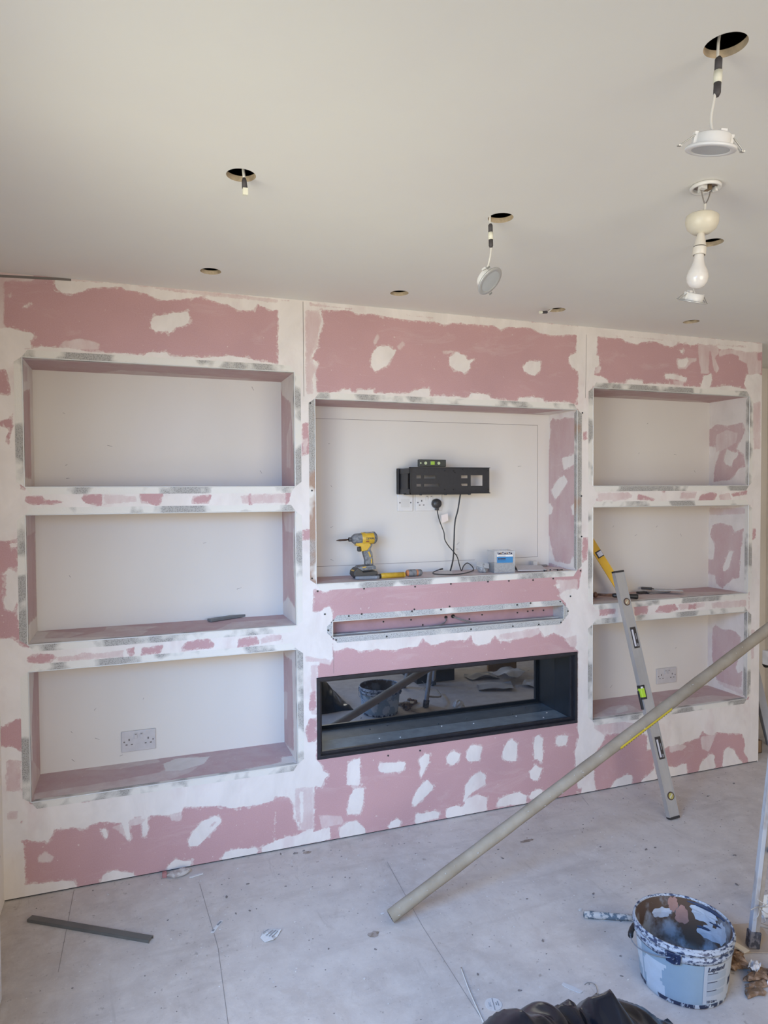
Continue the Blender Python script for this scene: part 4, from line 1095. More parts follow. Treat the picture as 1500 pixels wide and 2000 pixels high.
# white bits at the cable end
t = thing('led_wire', (1.0, .07, .93), 'pair of thin grey wires lying in the narrow slot, left one', 'cable', 'wires in the narrow slot')
WIREG = simple('grey_wire', (.20, .19, .18), .5)
b = MB(); b.cyl((1.040, DS, .953), (1.040, DS - .004, .953), .0075, n=14, mat=1); b.tube([(1.040, DS - .002, .951), (1.032, .075, .938), (.99, .055, .927), (.95, .05, .924)], .0018, 6); b.tube([(1.040, DS - .002, .951), (1.026, .072, .932), (.985, .05, .925), (.93, .043, .924)], .0018, 6); b.build('wire', [WIREG, DARK], t)
t['label'] = 'pair of thin grey wires trailing left out of the slot back hole'
t = thing('led_wire', (1.12, .07, .93), 'pair of thin grey wires trailing right out of the slot back hole', 'cable', 'wires in the narrow slot')
b = MB(); b.cyl((1.078, DS, .955), (1.078, DS - .004, .955), .0095, n=14, mat=1); b.tube([(1.078, DS - .002, .953), (1.095, .075, .945), (1.14, .05, .930), (1.18, .045, .925)], .0020, 6); b.tube([(1.08, DS - .002, .955), (1.10, .07, .947), (1.135, .055, .937), (1.165, .06, .926)], .0020, 6); b.build('wire', [WIREG, DARK], t)

# ---------------------------------------------------------------- tools on the centre shelf
SH = 1.161
YEL = simple('tool_yellow', (.56, .34, .03), .45, var=.12, scale=60)
GREY = simple('dusty_grey_rubber', (.115, .118, .12), .65, col2=(.20, .20, .20), scale=70)
t = thing('impact_driver', (.63, .12, SH), 'yellow and black cordless impact driver standing on its battery, bit pointing left', 'power tool')
def DP(px, py): return (.486 + (px - 100) / 605 * (.689 - .486), 1.376 - (py - 150) / (790 - 150) * (1.376 - 1.176))
yc = .12
def side(b, pts, half, mat=0):
    P = [DP(*q) for q in pts]
    b.prism(P, (0, yc - half, 0), (1, 0, 0), (0, 0, 1), (0, 2 * half, 0), mat)
a0 = DP(345, 245); a1 = DP(700, 228)
A = V((a0[0], yc, a0[1])); C = V((a1[0], yc, a1[1])); axv = C - A; Ln = axv.length
b = MB(); b.lathe([(0, 0), (.012, .0), (.016, .003), (.022, .010), (.0255, .018), (.0265, .048)], A, axv, 28); b.build('nose_cone', GREY, t)
b = MB(); b.lathe([(.0265, .047), (.0285, .050), (.0290, .075), (.0285, Ln - .016), (.026, Ln - .006), (.018, Ln)], A, axv, 28); b.build('motor_housing', YEL, t)
b = MB(); b.lathe([(.0292, Ln - .014), (.0285, Ln - .005), (.020, Ln + .003), (0, Ln + .003)], A, axv, 28)
b.box((A.x + Ln * .72, yc, A.z + .0285), (.045, .03, .006)); b.build('rear_cap', GREY, t)
b = MB(); b.lathe([(.0095, -.014), (.0105, -.012), (.0105, -.003), (.008, .001)], A, axv, 20); b.build('chuck', simple('chuck_grey', (.10, .10, .105), .5, .4), t)
b = MB(); T = axv.normalized(); b.tube([A - T * .012, A - T * .030, A - T * .058, A - T * .068, A - T * .075], [.0032, .0052, .0050, .0026, .0008], 6, 0, False); b.build('screwdriver_bit', simple('bit_dark_brown', (.055, .032, .025), .4, .5), t)
b = MB(); side(b, [(390, 300), (405, 345), (470, 355), (480, 430), (560, 415), (620, 330), (560, 285)], .018); b.build('neck', YEL, t, bevel=.003)
b = MB(); side(b, [(428, 365), (475, 362), (480, 432), (432, 430)], .009); b.build('trigger', BLACK, t, bevel=.003)
b = MB(); side(b, [(500, 430), (525, 420), (560, 400), (565, 310), (650, 320), (610, 400), (640, 450), (655, 640), (535, 635), (535, 560)], .015); b.build('grip', GREY, t, bevel=.005)
b = MB(); side(b, [(568, 440), (590, 430), (615, 500), (600, 525)], .0158); side(b, [(612, 545), (630, 540), (632, 605), (616, 620)], .0158); b.build('grip_inlay', YEL, t)
b = MB(); side(b, [(430, 645), (660, 640), (680, 665), (672, 700), (480, 715), (400, 680)], .030); b.build('foot', GREY, t, bevel=.004)
b = MB(); side(b, [(400, 665), (455, 700), (480, 735), (690, 725), (695, 775), (600, 838), (395, 838), (342, 775), (350, 720)], .036); b.build('battery', simple('battery_black', (.05, .045, .04), .5), t, bevel=.004)
b = MB(); side(b, [(352, 715), (400, 672), (425, 690), (380, 770), (348, 762)], .022); side(b, [(470, 655), (530, 650), (520, 668), (480, 672)], .0305); b.build('battery_clip', YEL, t)
LX, LZ = DP(532, 250)
text_part('DEWALT', .0135, lambda x, y: (LX + x * .92, yc - .0292, LZ + y * 1.0 + x * .03), 'brand_lettering', BLACK, t, bold=.0004)
b = MB()
P0 = DP(532, 268); b.bb(P0[0], P0[0] + .014, yc - .0292, yc - .0285, P0[1] - .005, P0[1] + .001)
b.build('lettering_block', simple('red_brown_mark', (.20, .05, .03), .6), t)

t = thing('filling_knife', (.66, .10, SH), 'grey-bladed knife with bright yellow handle lying in front of the impact driver', 'knife')
def SPt(px, py, y): return px, py
b = MB(); b.tube([(.69, .075, SH + .012), (.71, .078, SH + .013), (.812, .076, SH + .013)], [.010, .0135, .0135], 14, 0, False); b.tube([(.812, .076, SH + .013), (.818, .076, SH + .013)], [.0135, .011], 14, 0, False)
b.build('handle', YEL, t)
b = MB(); b.tube([(.672, .075, SH + .011), (.696, .075, SH + .012)], [.008, .0115], 10, 0, False); b.build('collar', BLACK, t)
GRB = simple('dusty_blue_grey', (.20, .21, .225), .6, var=.2, scale=60)
b = MB(); b.prism([(-.06, -.010), (-.045, -.020), (.04, -.032), (.058, -.022), (.052, .0), (-.02, .012), (-.055, .004)], (.63, .085, SH + .001), (1, 0, 0), (0, 1, 0), (0, 0, .016)); b.build('sheath', GRB, t, bevel=.005)

t = thing('putty_roll', (.87, .10, SH), 'stubby grey roll with orange ends lying beside the yellow handle', 'tool')
M = frame((.832, .095, SH + .0175), (0, 1, 0), (0, 0, 1), (1, 0, 0))
b = MB(M); b.lathe([(0, 0), (.010, .0), (.0145, .004), (.0155, .010)], n=20); b.build('end_cap', simple('dull_orange', (.46, .17, .07), .6), t)
b = MB(M); b.lathe([(.0158, .050), (.0160, .055), (.0158, .060)], n=20); b.build('orange_band', simple('dull_orange', (.46, .17, .07), .6), t)
b = MB(M); b.lathe([(.0158, .010), (.0172, .014), (.0172, .046), (.0160, .050)], n=20); b.lathe([(.0160, .059), (.0165, .064), (.0155, .076), (.011, .081), (0, .081)], n=20); b.build('barrel', GREY, t)

# screw box
t = thing('screw_box', (1.33, .12, SH), 'clear plastic box of screws with a blue and white label', 'box')
Mb = rotz((1.285, .052, SH), -10)
m_, N, L, B = new_mat('clear_plastic'); B.inputs['Base Color'].default_value = (.62, .63, .64, 1); B.inputs['Roughness'].default_value = .2; B.inputs['Alpha'].default_value = .24
CLEAR = m_
b = MB(Mb); W_, Dp, Hh = .108, .105, .110
for (a0, a1, c0, c1, e0, e1) in ((0, W_, 0, .0015, 0, Hh), (0, W_, Dp - .0015, Dp, 0, Hh), (0, .0015, 0, Dp, 0, Hh), (W_ - .0015, W_, 0, Dp, 0, Hh), (0, W_, 0, Dp, .0, .0015), (-.001, W_ + .001, -.001, Dp + .001, Hh - .006, Hh)):
    b.bb(a0, a1, c0, c1, e0, e1)
b.build('tub', CLEAR, t)
SCG = simple('pile_of_screws', (.10, .10, .105), .5, .4, col2=(.23, .23, .24), scale=220, bmp=.6)
b = MB(Mb); b.bb(.003, W_ - .003, .003, Dp - .003, .002, .045); b.build('screws', SCG, t, kind='stuff')
b = MB(Mb); b.bb(.014, .096, -.0022, -.0006, .052, .082); b.build('label_blue', simple('label_blue_paper', (.02, .19, .42), .5), t, label='bright blue part of the label')
b = MB(Mb); b.bb(.014, .096, -.0022, -.0006, .082, .100); b.build('label_white', simple('label_white_paper', (.72, .71, .68), .5), t)
b = MB(Mb)
b.bb(.016, .094, -.003, -.0022, .093, .097); b.bb(.016, .020, -.003, -.0022, .097, .104)
for k, x in enumerate((.026, .034, .044, .055, .066, .078, .088)): b.box((x, -.0026, .098 + .002 * (k % 3)), (.007, .0008, .006), 1 if k % 3 == 1 else 0)
b.bb(.020, .058, -.003, -.0022, .0845, .0865); b.cyl(Mb.inverted() @ (Mb @ V((.023, -.0022, .072))), (.023, -.003, .072), .0045, n=12)
b.bb(.030, .058, -.003, -.0022, .069, .075); b.bb(.020, .060, -.003, -.0022, .062, .063)
b.build('label_print', [simple('label_ink', (.03, .03, .07), .6), simple('label_brown_ink', (.25, .14, .06), .6)], t)

# grey wad, white plate, loose screws
t = thing('plastic_wrap', (1.25, .12, SH), 'crumpled grey plastic-wrapped packet leaning left of the screw box', 'packet')
b = MB()
rnd = random.Random(3)
b.sphere((1.250, .118, SH + .022), (.026, .034, .021), 18)
for i, p in enumerate(b.v):
    n_ = mnoise.noise_vector(p * 38); b.v[i] = p + V((n_.x, n_.y, n_.z)) * .011
    if b.v[i].z < SH + .001: b.v[i].z = SH + .001
b.s = [False] * len(b.s)
pk = b.build('wrap', simple('grey_film', (.25, .25, .25), .3, col2=(.42, .42, .41), scale=60, spec=.7), t)
b = MB(); b.prism([(-.036, -.014), (.030, -.020), (.036, .018), (-.026, .022)], (1.246, .098, SH + .038), (1, -.1, -.18), (.1, .55, .55), (0, .001, .003)); b.build('flap', simple('pale_grey_card', (.42, .42, .42), .7, var=.1, scale=50), pk)
t = thing('loose_plate', (1.50, .12, SH), 'dusty white rectangular plate lying flat right of the screw box', 'plate')
b = MB(); b.prism([(0, 0), (.155, -.02), (.185, .075), (.045, .10)], (1.42, .055, SH + .006), (1, 0, 0), (0, 1, .14), (0, 0, .004)); b.build('sheet', simple('dusty_white_plate', (.50, .47, .47), .6, var=.05, scale=40), t)
b = MB(); b.bb(1.45, 1.60, .15, .17, SH, SH + .012); b.build('support', GREY, t)
t = thing('batten_offcut', (1.55, .22, SH), 'dark thin strip lying behind the white plate on the shelf', 'strip')
b = MB(); b.bb(1.40, 1.70, .215, .232, SH + .0005, SH + .010); b.build('strip', simple('grey_brown_strip', (.22, .19, .17), .8, var=.3, scale=30), t)
b = MB(); b.bb(1.60, 1.625, .196, .214, SH + .0005, SH + .034); b.build('upright_tab', simple('pale_tab', (.55, .53, .50), .6), t)
scp = None
for i, (x, y, a) in enumerate(((1.560, .030, 20), (1.572, .062, 100), (1.604, .055, 60), (1.634, .052, 140), (1.640, .030, 10), (1.662, .042, 75))):
    if scp is None:
        b = MB(rotz((x, y, SH + .004), a)); b.cyl((0, 0, 0), (.022, 0, -.001), .0018, .0012, n=8); b.cyl((-.003, 0, 0), (0, 0, 0), .0044, .002, n=10)
        scp = b.build('black_screw', BLACK, None, label='leftmost loose black screw right of the white plate', cat='screw', group='loose screws on the centre shelf')
        px0 = V(scp.location)
    else:
        o = scp.copy(); COL.objects.link(o); o.location = px0 + V((x - 1.560, y - .030, 0)); o.rotation_euler = (0, 0, math.radians(a - 20)); o['label'] = ('%s loose black screw from the left, right of the white plate' % ('', 'second', 'third', 'fourth', 'fifth', 'sixth')[i])

# ---------------------------------------------------------------- tools in the side recesses
b = MB(); b.prism([(0, -.016), (.30, -.016), (.30, .016), (0, .016)], (-.075, .222, .987), (.906, .424, 0), (-.424, .906, 0), (0, 0, .012)); b.build('metal_strip', simple('grey_steel_strip', (.17, .18, .18), .45, .3, var=.1, scale=30), label='short grey metal strip lying on the shelf of the middle left recess', cat='strip', bevel=.002)

Z2 = .980
t = thing('hammer', (2.08, .14, Z2), 'claw hammer with rusty head and black grip lying in the middle right recess', 'hammer')
h0 = V((1.975, .170, Z2 + .022)); h1 = V((2.150, .036, Z2 + .018)); dv = (h1 - h0).normalized()
b = MB(); b.tube([h0, h0.lerp(h1, .42)], [.006, .007], 12, 0, False); b.build('shaft', simple('rusty_brown_steel', (.20, .11, .075), .5, .4, var=.3, scale=50), t)
b = MB(); b.tube([h0.lerp(h1, .40), h0.lerp(h1, .44), h0.lerp(h1, .75), h0.lerp(h1, .97), h1], [.008, .012, .012, .0145, .011], 14, 0, False); b.build('grip', BLACK, t)
sd = V((-dv.y, dv.x, 0))
b = MB(); b.tube([h0 - sd * .035, h0 - sd * .022, h0 + sd * .005, h0 + sd * .03, h0 + sd * .05 - V((0, 0, .008))], [.013, .014, .009, .010, .003], 12, 0, False); b.build('head', simple('rusty_brown_steel', (.2, .11, .07)), t)
KN = simple('knife_steel', (.35, .34, .34), .35, .5, var=.1, scale=40); KD = simple('knife_dark', (.03, .025, .025), .5)
for (o, ang, lab, g1, g2, dz) in (((2.46, .175), -38, 'flat steel taping knife with bright edge, topmost in the middle right recess', 'a', 'b', .018), ((2.42, .215), 5, 'dark-handled steel scraper lying under the taping knife in the middle right recess', 'c', 'd', .002)):
    t = thing('taping_knife' if g1 == 'a' else 'scraper', (o[0], o[1], Z2), lab, 'knife')
    M = rotz((o[0], o[1], Z2 + dz), ang)
    b = MB(M); b.bb(-.075, .09, -.03, .03, 0, .002); b.bb(-.075, .09, -.033, -.027, 0, .005); b.build('blade', KN, t)
    b = MB(M); b.bb(-.13, -.07, -.014, .014, 0, .012); b.bb(-.08, -.06, -.03, .03, .0, .006); b.build('handle', KD, t, bevel=.003)


def level(t, p0, p1, width, thick, body, cap, windows, side_dir):
    p0 = V(p0); p1 = V(p1); z = (p1 - p0).normalized(); x = V(side_dir); x = (x - z * x.dot(z)).normalized(); y = z.cross(x); Ln = (p1 - p0).length
    M = frame(p0, x, y, z)
    b = MB(M); w2 = width / 2; t2 = thick / 2
    b.bb(-w2, w2, -t2 + .0015, t2 - .0015, .006, Ln - .006)
    b.bb(-w2 - .001, -w2 + .003, -t2, t2, .006, Ln - .006); b.bb(w2 - .003, w2 + .001, -t2, t2, .006, Ln - .006)
    b.build('body', body, t)
    for (a, c) in ((-.001, .010), (Ln - .010, Ln)):
        q = MB(M); q.bb(-w2 - .0015, w2 + .0015, -t2 - .001, t2 + .001, a, c); q.build('end_cap', cap, t, bevel=.002)
    return M, Ln, -t2


ALU = simple('brushed_aluminium', (.41, .395, .38), .38, .35, var=.07, scale=25, stretch=(1, 1, .15))
t = thing('spirit_level', (2.0, -.38, 0), 'long aluminium spirit level leaning from the floor against the shelf edge', 'spirit level')
p0 = (2.012, -.375, .002); p1 = (1.945, -.050, 1.155)
M, Ln, fy = level(t, p0, p1, .056, .026, ALU, BLACK, None, (1, 0, 0))
VB = simple('vial_brown_ring', (.055, .03, .025), .4); VY = simple('vial_yellow', (.42, .36, .10), .25); VT = simple('vial_tan', (.36, .25, .17), .3)
for (s, vm) in ((.085, VY), (.865, VT)):
    b = MB(M); z = s * Ln; b.cyl((.004, fy + .004, z), (.004, fy - .001, z), .019, n=24, mat=0); b.cyl((.004, fy + .002, z), (.004, fy - .002, z), .0145, n=24, mat=1)
    a = V((.004 - .009, fy - .0015, z - .009)); c = V((.004 + .009, fy - .0015, z + .009)); b.tube([a, c], .004, 8, 2, False)
    b.build('round_vial', [VB, vm, simple('vial_clear', (.5, .45, .30), .2)], t)
WHT = simple('window_white', (.55, .54, .58), .6)
for s in (.27, .715):
    b = MB(M); z = s * Ln; b.bb(-.013, .019, fy - .001, fy + .003, z - .052, z + .052, 0); b.bb(-.009, .001, fy - .002, fy - .001, z - .043, z + .040, 1)
    b.bb(.006, .015, fy - .002, fy - .001, z - .045, z - .03, 2); b.bb(.008, .013, fy - .002, fy - .001, z - .01, z + .02, 2)
    b.build('hand_hole', [KD, WHT, simple('dusty_mark', (.22, .21, .22), .8)], t)
b = MB(M); z = .492 * Ln
b.bb(-.034, -.006, fy - .003, .010, z - .032, z + .036, 0); b.bb(-.0345, -.012, fy - .004, .006, z - .022, z + .022, 1); b.bb(-.032, -.018, fy - .0045, fy + .004, z + .020, z + .030, 2)
b.bb(-.037, -.029, -.002, .012, z - .080, z + .010, 0)
b.build('centre_vial', [BLACK, simple('lime_vial', (.40, .62, .03), .25, spec=.6), WHITE], t, bevel=.002, label='lime green centre vial in black holder')

t = thing('spirit_level', (2.12, .13, Z2), 'yellow spirit level leaning to the left inside the middle right recess', 'spirit level')
YLV = simple('level_yellow', (.66, .38, .03), .45, var=.06, scale=15)
M, Ln, fy = level(t, (2.128, .12, Z2 + .012), (1.872, .15, 1.37), .040, .024, YLV, BLACK, None, (.85, -.45, .5))
b = MB(M); z = .62 * Ln; b.bb(-.012, .021, fy - .001, fy + .003, z - .020, z + .020, 0); b.bb(-.006, .020, fy - .002, fy, z - .014, z + .014, 1); b.build('vial_window', [KD, WHT], t)

# ---------------------------------------------------------------- long tube
t = thing('long_tube', (.467, -.644, 0), 'long dusty beige tube lying diagonally from the floor up to the right', 'tube')
A = V((.467, -.644, .0262)); Bq = V((2.33, -.61, .93)); dv = (Bq - A).normalized(); E = A + dv * ((XS - .03 - A.x) / dv.x)
Ln = (E - A).length
TB = simple('dusty_beige_tube', (.235, .195, .145), .8, col2=(.30, .26, .205), scale=9, thr=(.35, .65), bmp=.25)
b = MB(); n = 60
b.lathe([(.0205, 0), (.0238, .0005)] + [(.0236 + .0010 * i / n + .0006 * math.sin(i * 1.7), Ln * i / n) for i in range(1, n + 1)] + [(0, Ln)], A, dv, 28)
b.lathe([(.0205, 0), (.0205, .25), (0, .25)], A, dv, 28, mat=1)
b.build('tube_body', [TB, DARK], t)
x, y, z = basis(dv, (0, -1, 0))
CR = simple('tube_plaster_crumb', (.38, .35, .31), .9)
b = MB(); rnd = random.Random(5)
for i in range(30):
    s = rnd.uniform(.02, Ln * .7); a = rnd.uniform(math.radians(200), math.radians(340)); p = A + dv * s
    n_ = (V((0, -1, 0)) * math.cos(rnd.uniform(-.9, 1.2)) + V((0, 0, 1)) * math.sin(rnd.uniform(-.6, 1.3))); n_ = (n_ - dv * n_.dot(dv)).normalized()
    b.sphere(p + n_ * .0240, (rnd.uniform(.002, .007), .002, rnd.uniform(.0015, .003)), 6)
b.build('plaster_splashes', CR, t, kind='stuff')
# yellow strip with dots on the underside
n0 = (V((0, -1, 0)) * .84 + V((0, 0, -1)) * .52); n0 = (n0 - dv * n0.dot(dv)).normalized(); sdv = dv.cross(n0)
def onT(px_x, off=0): return A + dv * ((px_x - A.x) / dv.x)
b = MB(); a = onT(1.475); c = onT(1.745)
hw = .0062; R_ = .0252
def strip_ring(o): return [o + (n0 * math.cos(q) + sdv * math.sin(q)) * (R_ + .0006) for q in (-.42, -.21, 0, .21, .42)]
r0 = strip_ring(a); r1 = strip_ring(c)
b.add(r0 + r1, [(i, i + 1, i + 6, i + 5) for i in range(4)], 0, True)
for k in range(22):
    o = a.lerp(c, (k + .5) / 22) + (n0 * math.cos(.16) - sdv * 0 + sdv * math.sin(.16)) * (R_ + .0012)
    b.sphere(o, .0019, 6, 1)
b.build('measuring_strip', [simple('strip_yellow', (.62, .50, .04), .5), KD], t, label='yellow perforated strip with black dots')

# ---------------------------------------------------------------- bucket
BX, BY = 1.240, -1.242; RB, RT, BH = .127, .147, .196
t = thing('paint_bucket', (BX, BY, 0), 'large pale blue plastic bucket with wire handle and plaster-smeared inside', 'bucket')
cang = math.atan2(CAM.y - BY, CAM.x - BX)
BLUE = simple('pale_blue_plastic', (.25, .345, .43), .4, var=.05, scale=14)
NAVY = simple('navy_plastic', (.018, .028, .07), .45, col2=(.46, .52, .60), thr=(.50, .54), scale=46, stretch=(1, 1, .5))
PALE = simple('pale_splashed_paint', (.47, .54, .61), .5, var=.05, scale=30)
INSD = simple('plaster_smeared_inside', (.085, .052, .034), .55, col2=(.26, .28, .31), thr=(.48, .64), scale=11, stretch=(1.2, 1.2, 1.0), bmp=.8)
nseg = 120
def rr(z): return RB + (RT - RB) * z / BH
prof = [(RB - .006, 0), (RB, .004), (RB + .0005, .016)] + [(rr(z), z) for z in (.02, .03, .04, .05, .06, .07, .08, .09, .10, .11, .12, .13, .14, .148)]
def matf(i, k):
    th = 2 * math.pi * k / nseg; ph = math.degrees((th - cang + math.pi) % (2 * math.pi) - math.pi)
    z = prof[min(i + 1, len(prof) - 1)][1]
    e = 4 * math.sin(z * 60) + 3 * math.sin(z * 170)
    if z < .019: return 2 if -58 < ph < -40 + e else 1
    if z < .128 and -55 + e * .5 < ph < -25 + e * .6 + 60 * (z - .07) * 0: return 2
    if ph < -60 or ph > 95: return 2 if mnoise.noise(V((math.cos(th) * 2.2, math.sin(th) * 2.2, z * 14))) > .02 else 0
    return 0
bk = MB(); bk.lathe(prof, (BX, BY, 0), n=nseg, matf=matf, hint=(0, 1, 0))
# lathe starts its angle at hint x z; turn so that k=0 is +X
bx_, by_, bz_ = basis((0, 0, 1), (0, 1, 0))
body = bk.build('body', [BLUE, NAVY, PALE], t)
b = MB(); b.lathe([(rr(.148), .147), (rr(.148) + .004, .149), (rr(.165) + .004, .165), (rr(.166) + .001, .167), (rr(.176) + .001, .176), (rr(.177) + .0055, .178), (rr(.183) + .0055, .184), (RT + .001, .186), (RT + .002, BH - .004), (RT, BH), (RT - .004, BH), (RT - .005, BH - .006)], (BX, BY, 0), n=96)
b.build('rim', simple('splashed_rim', (.03, .045, .095), .45, col2=(.36, .40, .46), thr=(.44, .50), scale=60, stretch=(1, 1, 2.2)), t)
b = MB(); b.lathe([(RT - .0045, BH - .003)] + [(rr(z) - .004, z) for z in (.18, .15, .12, .09, .06, .035)] + [(RB - .012, .030), (.06, .026), (0, .030)], (BX, BY, 0), n=72)
b.build('inside', INSD, t)
# splashes of white and pink on the inner wall
m2 = simple('inner_white_smear', (.40, .43, .48), .6, var=.1, scale=30); m3 = simple('inner_pink_plaster', (.30, .17, .14), .7, var=.1, scale=30); m4 = simple('inner_navy_smear', (.03, .045, .09), .5)
def inner_patch(b, th0, th1, z0, z1, mat, seed, tilt=0.0, lift=.0006):
    rnd = random.Random(seed); n = 26; P = []
    for i in range(n):
        a = 2 * math.pi * i / n; r = rnd.uniform(.78, 1.1)
        th = (th0 + th1) / 2 + (th1 - th0) / 2 * math.cos(a) * r; z = (z0 + z1) / 2 + (z1 - z0) / 2 * math.sin(a) * r + tilt * (th - (th0 + th1) / 2)
        z = min(max(z, .04), BH - .004); R = rr(z) - .0042 - lift
        P.append(V((BX + R * math.cos(th), BY + R * math.sin(th), z)))
    c = V((sum(p.x for p in P) / n, sum(p.y for p in P) / n, sum(p.z for p in P) / n)); d = V((c.x - BX, c.y - BY, 0)); R = rr(c.z) - .0042 - lift; d = d.normalized() * R
    b.add(P + [V((BX + d.x, BY + d.y, c.z))], [(i, (i + 1) % n, n) for i in range(n)], mat)
bk2 = cang + math.pi
b = MB()
inner_patch(b, bk2 - .85, bk2 - .15, .13, .19, 0, 1); inner_patch(b, bk2 - 1.0, bk2 - .35, .085, .135, 0, 2, -.03); inner_patch(b, bk2 + .25, bk2 + .8, .12, .155, 0, 3); inner_patch(b, bk2 - 1.2, bk2 - .8, .10, .17, 0, 9)
inner_patch(b, bk2 - .15, bk2 + .20, .105, .165, 1, 4, 0, .0012); inner_patch(b, bk2 + .1, bk2 + .35, .14, .19, 1, 5, 0, .0012)
inner_patch(b, bk2 - 1.1, bk2 - .1, .176, .190, 2, 6, 0, .0014); inner_patch(b, bk2 - .7, bk2 - .3, .112, .122, 2, 7, -.02, .0014); inner_patch(b, bk2 - 1.0, bk2 - .6, .145, .152, 2, 8, -.02, .0014)
b.build('smears', [m2, m3, m4], t)
# label on the right, printed text
LABM = simple('label_pale_grey', (.40, .44, .49), .45); LABL = simple('label_text_block', (.32, .37, .43), .5); INK = simple('label_dark_ink', (.025, .03, .06), .5)
def surf_pt(ph, z, off=.0012):
    th = cang + math.radians(ph); R = rr(z) + off
    return (BX + R * math.cos(th), BY + R * math.sin(th), z)
def curved_rect(b, p0, p1, z0, z1, off, mat):
    n = max(2, int(abs(p1 - p0) / 4) + 1); vs = []; fs = []
    for i in range(n + 1):
        ph = p0 + (p1 - p0) * i / n
        vs += [surf_pt(ph, z0, off), surf_pt(ph, z1, off)]
    for i in range(n): fs.append((2 * i, 2 * i + 2, 2 * i + 3, 2 * i + 1))
    b.add(vs, fs, mat)
b = MB(); curved_rect(b, 25, 84, .020, .147, .0010, 0); lb = b.build('paper_label', LABM, t)
b = MB(); curved_rect(b, 30, 60, .098, .120, .0014, 0); curved_rect(b, 30, 60, .068, .092, .0014, 0); curved_rect(b, 30, 58, .046, .062, .0014, 0)
for z in (.118, .090, .062): curved_rect(b, 30, 44, z, z + .0022, .0018, 1)
curved_rect(b, 68, 78, .055, .080, .0014, 1)
b.build('label_print', [LABL, INK], lb)
lf = lambda p0, z0: (lambda x, y: surf_pt(p0 + math.degrees(x / (rr(z0))), z0 + y, .0020))
text_part('Leyland', .020, lf(29, .127), 'label_title', INK, lb, shear=.25, bold=.0006)
text_part('10 Litre', .0115, lf(30, .024), 'label_volume', INK, lb, bold=.0004)
# lugs and bail
LA = cang + math.radians(-10)
hp = V((math.cos(LA), math.sin(LA), 0)); hq = V((-math.sin(LA), math.cos(LA), 0))
if hq.dot(V((rt.x, rt.y, 0))) > 0: hq = -hq
LZ0 = .163
for sg in (1, -1):
    M = frame(V((BX, BY, LZ0)) + hp * sg * (rr(LZ0) + .004), hq * sg * -1, V((0, 0, 1)), hp * sg)
    b = MB(M); b.prism([(-.024, .012), (.024, .012), (.020, -.016), (0, -.022), (-.020, -.016)], (0, 0, -.003), (1, 0, 0), (0, 1, 0), (0, 0, .008)); b.cyl((0, 0, .004), (0, 0, .012), .006, n=14); b.build('handle_lug', NAVY, t, bevel=.001)
tau = math.radians(22); Rh = rr(LZ0) + .010
def bail(f):
    s_ = math.sin(f); return V((BX, BY, LZ0)) + hp * (Rh * math.cos(f)) + hq * (Rh * 1.10 * s_ * math.cos(tau)) - V((0, 0, 1)) * (Rh * .9 * s_ * math.sin(tau) * 1.0)
b = MB(); b.tube([bail(math.pi * i / 24) for i in range(25)], .0019, 8, 0, False); b.build('wire_handle', simple('bail_wire', (.28, .33, .40), .35, .6), t)
b = MB(); b.tube([bail(math.pi * i / 24) for i in (10, 11, 12, 13, 14)], .0085, 12, 0, False); b.build('hand_grip', BLACK, t)

# trowel behind the bucket
t = thing('filler_knife', (1.2, -.90, 0), 'plaster-covered knife handle on the floor behind the pale blue bucket', 'knife')
A1 = V((1.143, -.862, .013)); A2 = V((1.33, -.955, .011))
b = MB(); b.tube([A1, A1.lerp(A2, .04), A1.lerp(A2, .7), A1.lerp(A2, .86)], [.010, .0135, .0120, .010], 14, 0, False); b.build('handle', simple('plastered_handle', (.45, .43, .41), .8, col2=(.10, .13, .16), thr=(.48, .55), scale=45), t)
b = MB(); b.prism([(0, -.012), (.05, -.03), (.13, -.03), (.13, .03), (.05, .03), (0, .012)], A1.lerp(A2, .80) - V((0, 0, .004)), (.895, -.445, 0), (.445, .895, 0), (0, 0, .003)); b.build('blade', KN, t)

# ---------------------------------------------------------------- bin bag
def bag(loc, prof, y0, y1, zf, label):
    xs = [p[0] for p in prof]
    nx, ny = 110, 80; vs = []; fs = []
    X0, X1 = xs[0] - .09, xs[-1] + .11
    for i in range(nx + 1):
        u = i / nx; x = X0 + (X1 - X0) * u
        h = np.interp(x, [X0] + xs + [X1], [.05] + [p[1] for p in prof] + [.05])
        for j in range(ny + 1):
            v = j / ny; y = y0 + (y1 - y0) * v
            # crest near the far side, folds running away from it
            s = abs(v - .66) / (.66 if v < .66 else .34)
            g = max(0.0, 1 - s ** 1.7)
            q = V((x * 8 + .35 * math.sin(y * 9), y * 2.2, .3))
            fold = (1 - abs(mnoise.noise(q)) * 2.6) * .030 + (1 - abs(mnoise.noise(q * 2.1 + V((4, 0, 0)))) * 2.4) * .014
            f2 = mnoise.noise(V((x * 20, y * 12, 1.7))) * .007
            side_ = min(1.0, min(u, 1 - u) * 9)
            crease = -.030 * math.exp(-((x - .648 - (y + 1.55) * .25) / .012) ** 2) + .020 * math.exp(-abs(x - .712 - (y + 1.55) * .35) / .018) - .02 * math.exp(-((x - .60) / .014) ** 2)
            z = (h * zf * (g ** .55) + (fold + f2 - .030 + crease) * min(1, g * 2.5)) * side_ ** .5
            vs.append((x + mnoise.noise(V((x * 7, y * 7, 5))) * .012, y + mnoise.noise(V((x * 7, y * 7, 9))) * .015, max(.001, z)))
    for i in range(nx):
        for j in range(ny):
            a = i * (ny + 1) + j; fs.append((a, a + ny + 1, a + ny + 2, a + 1))
    b = MB(); b.add(vs, fs, 0, True)
    return b.build('bin_bag', simple('black_polythene', (.006, .008, .013), .22, spec=.4), None, label=label, cat='bag')
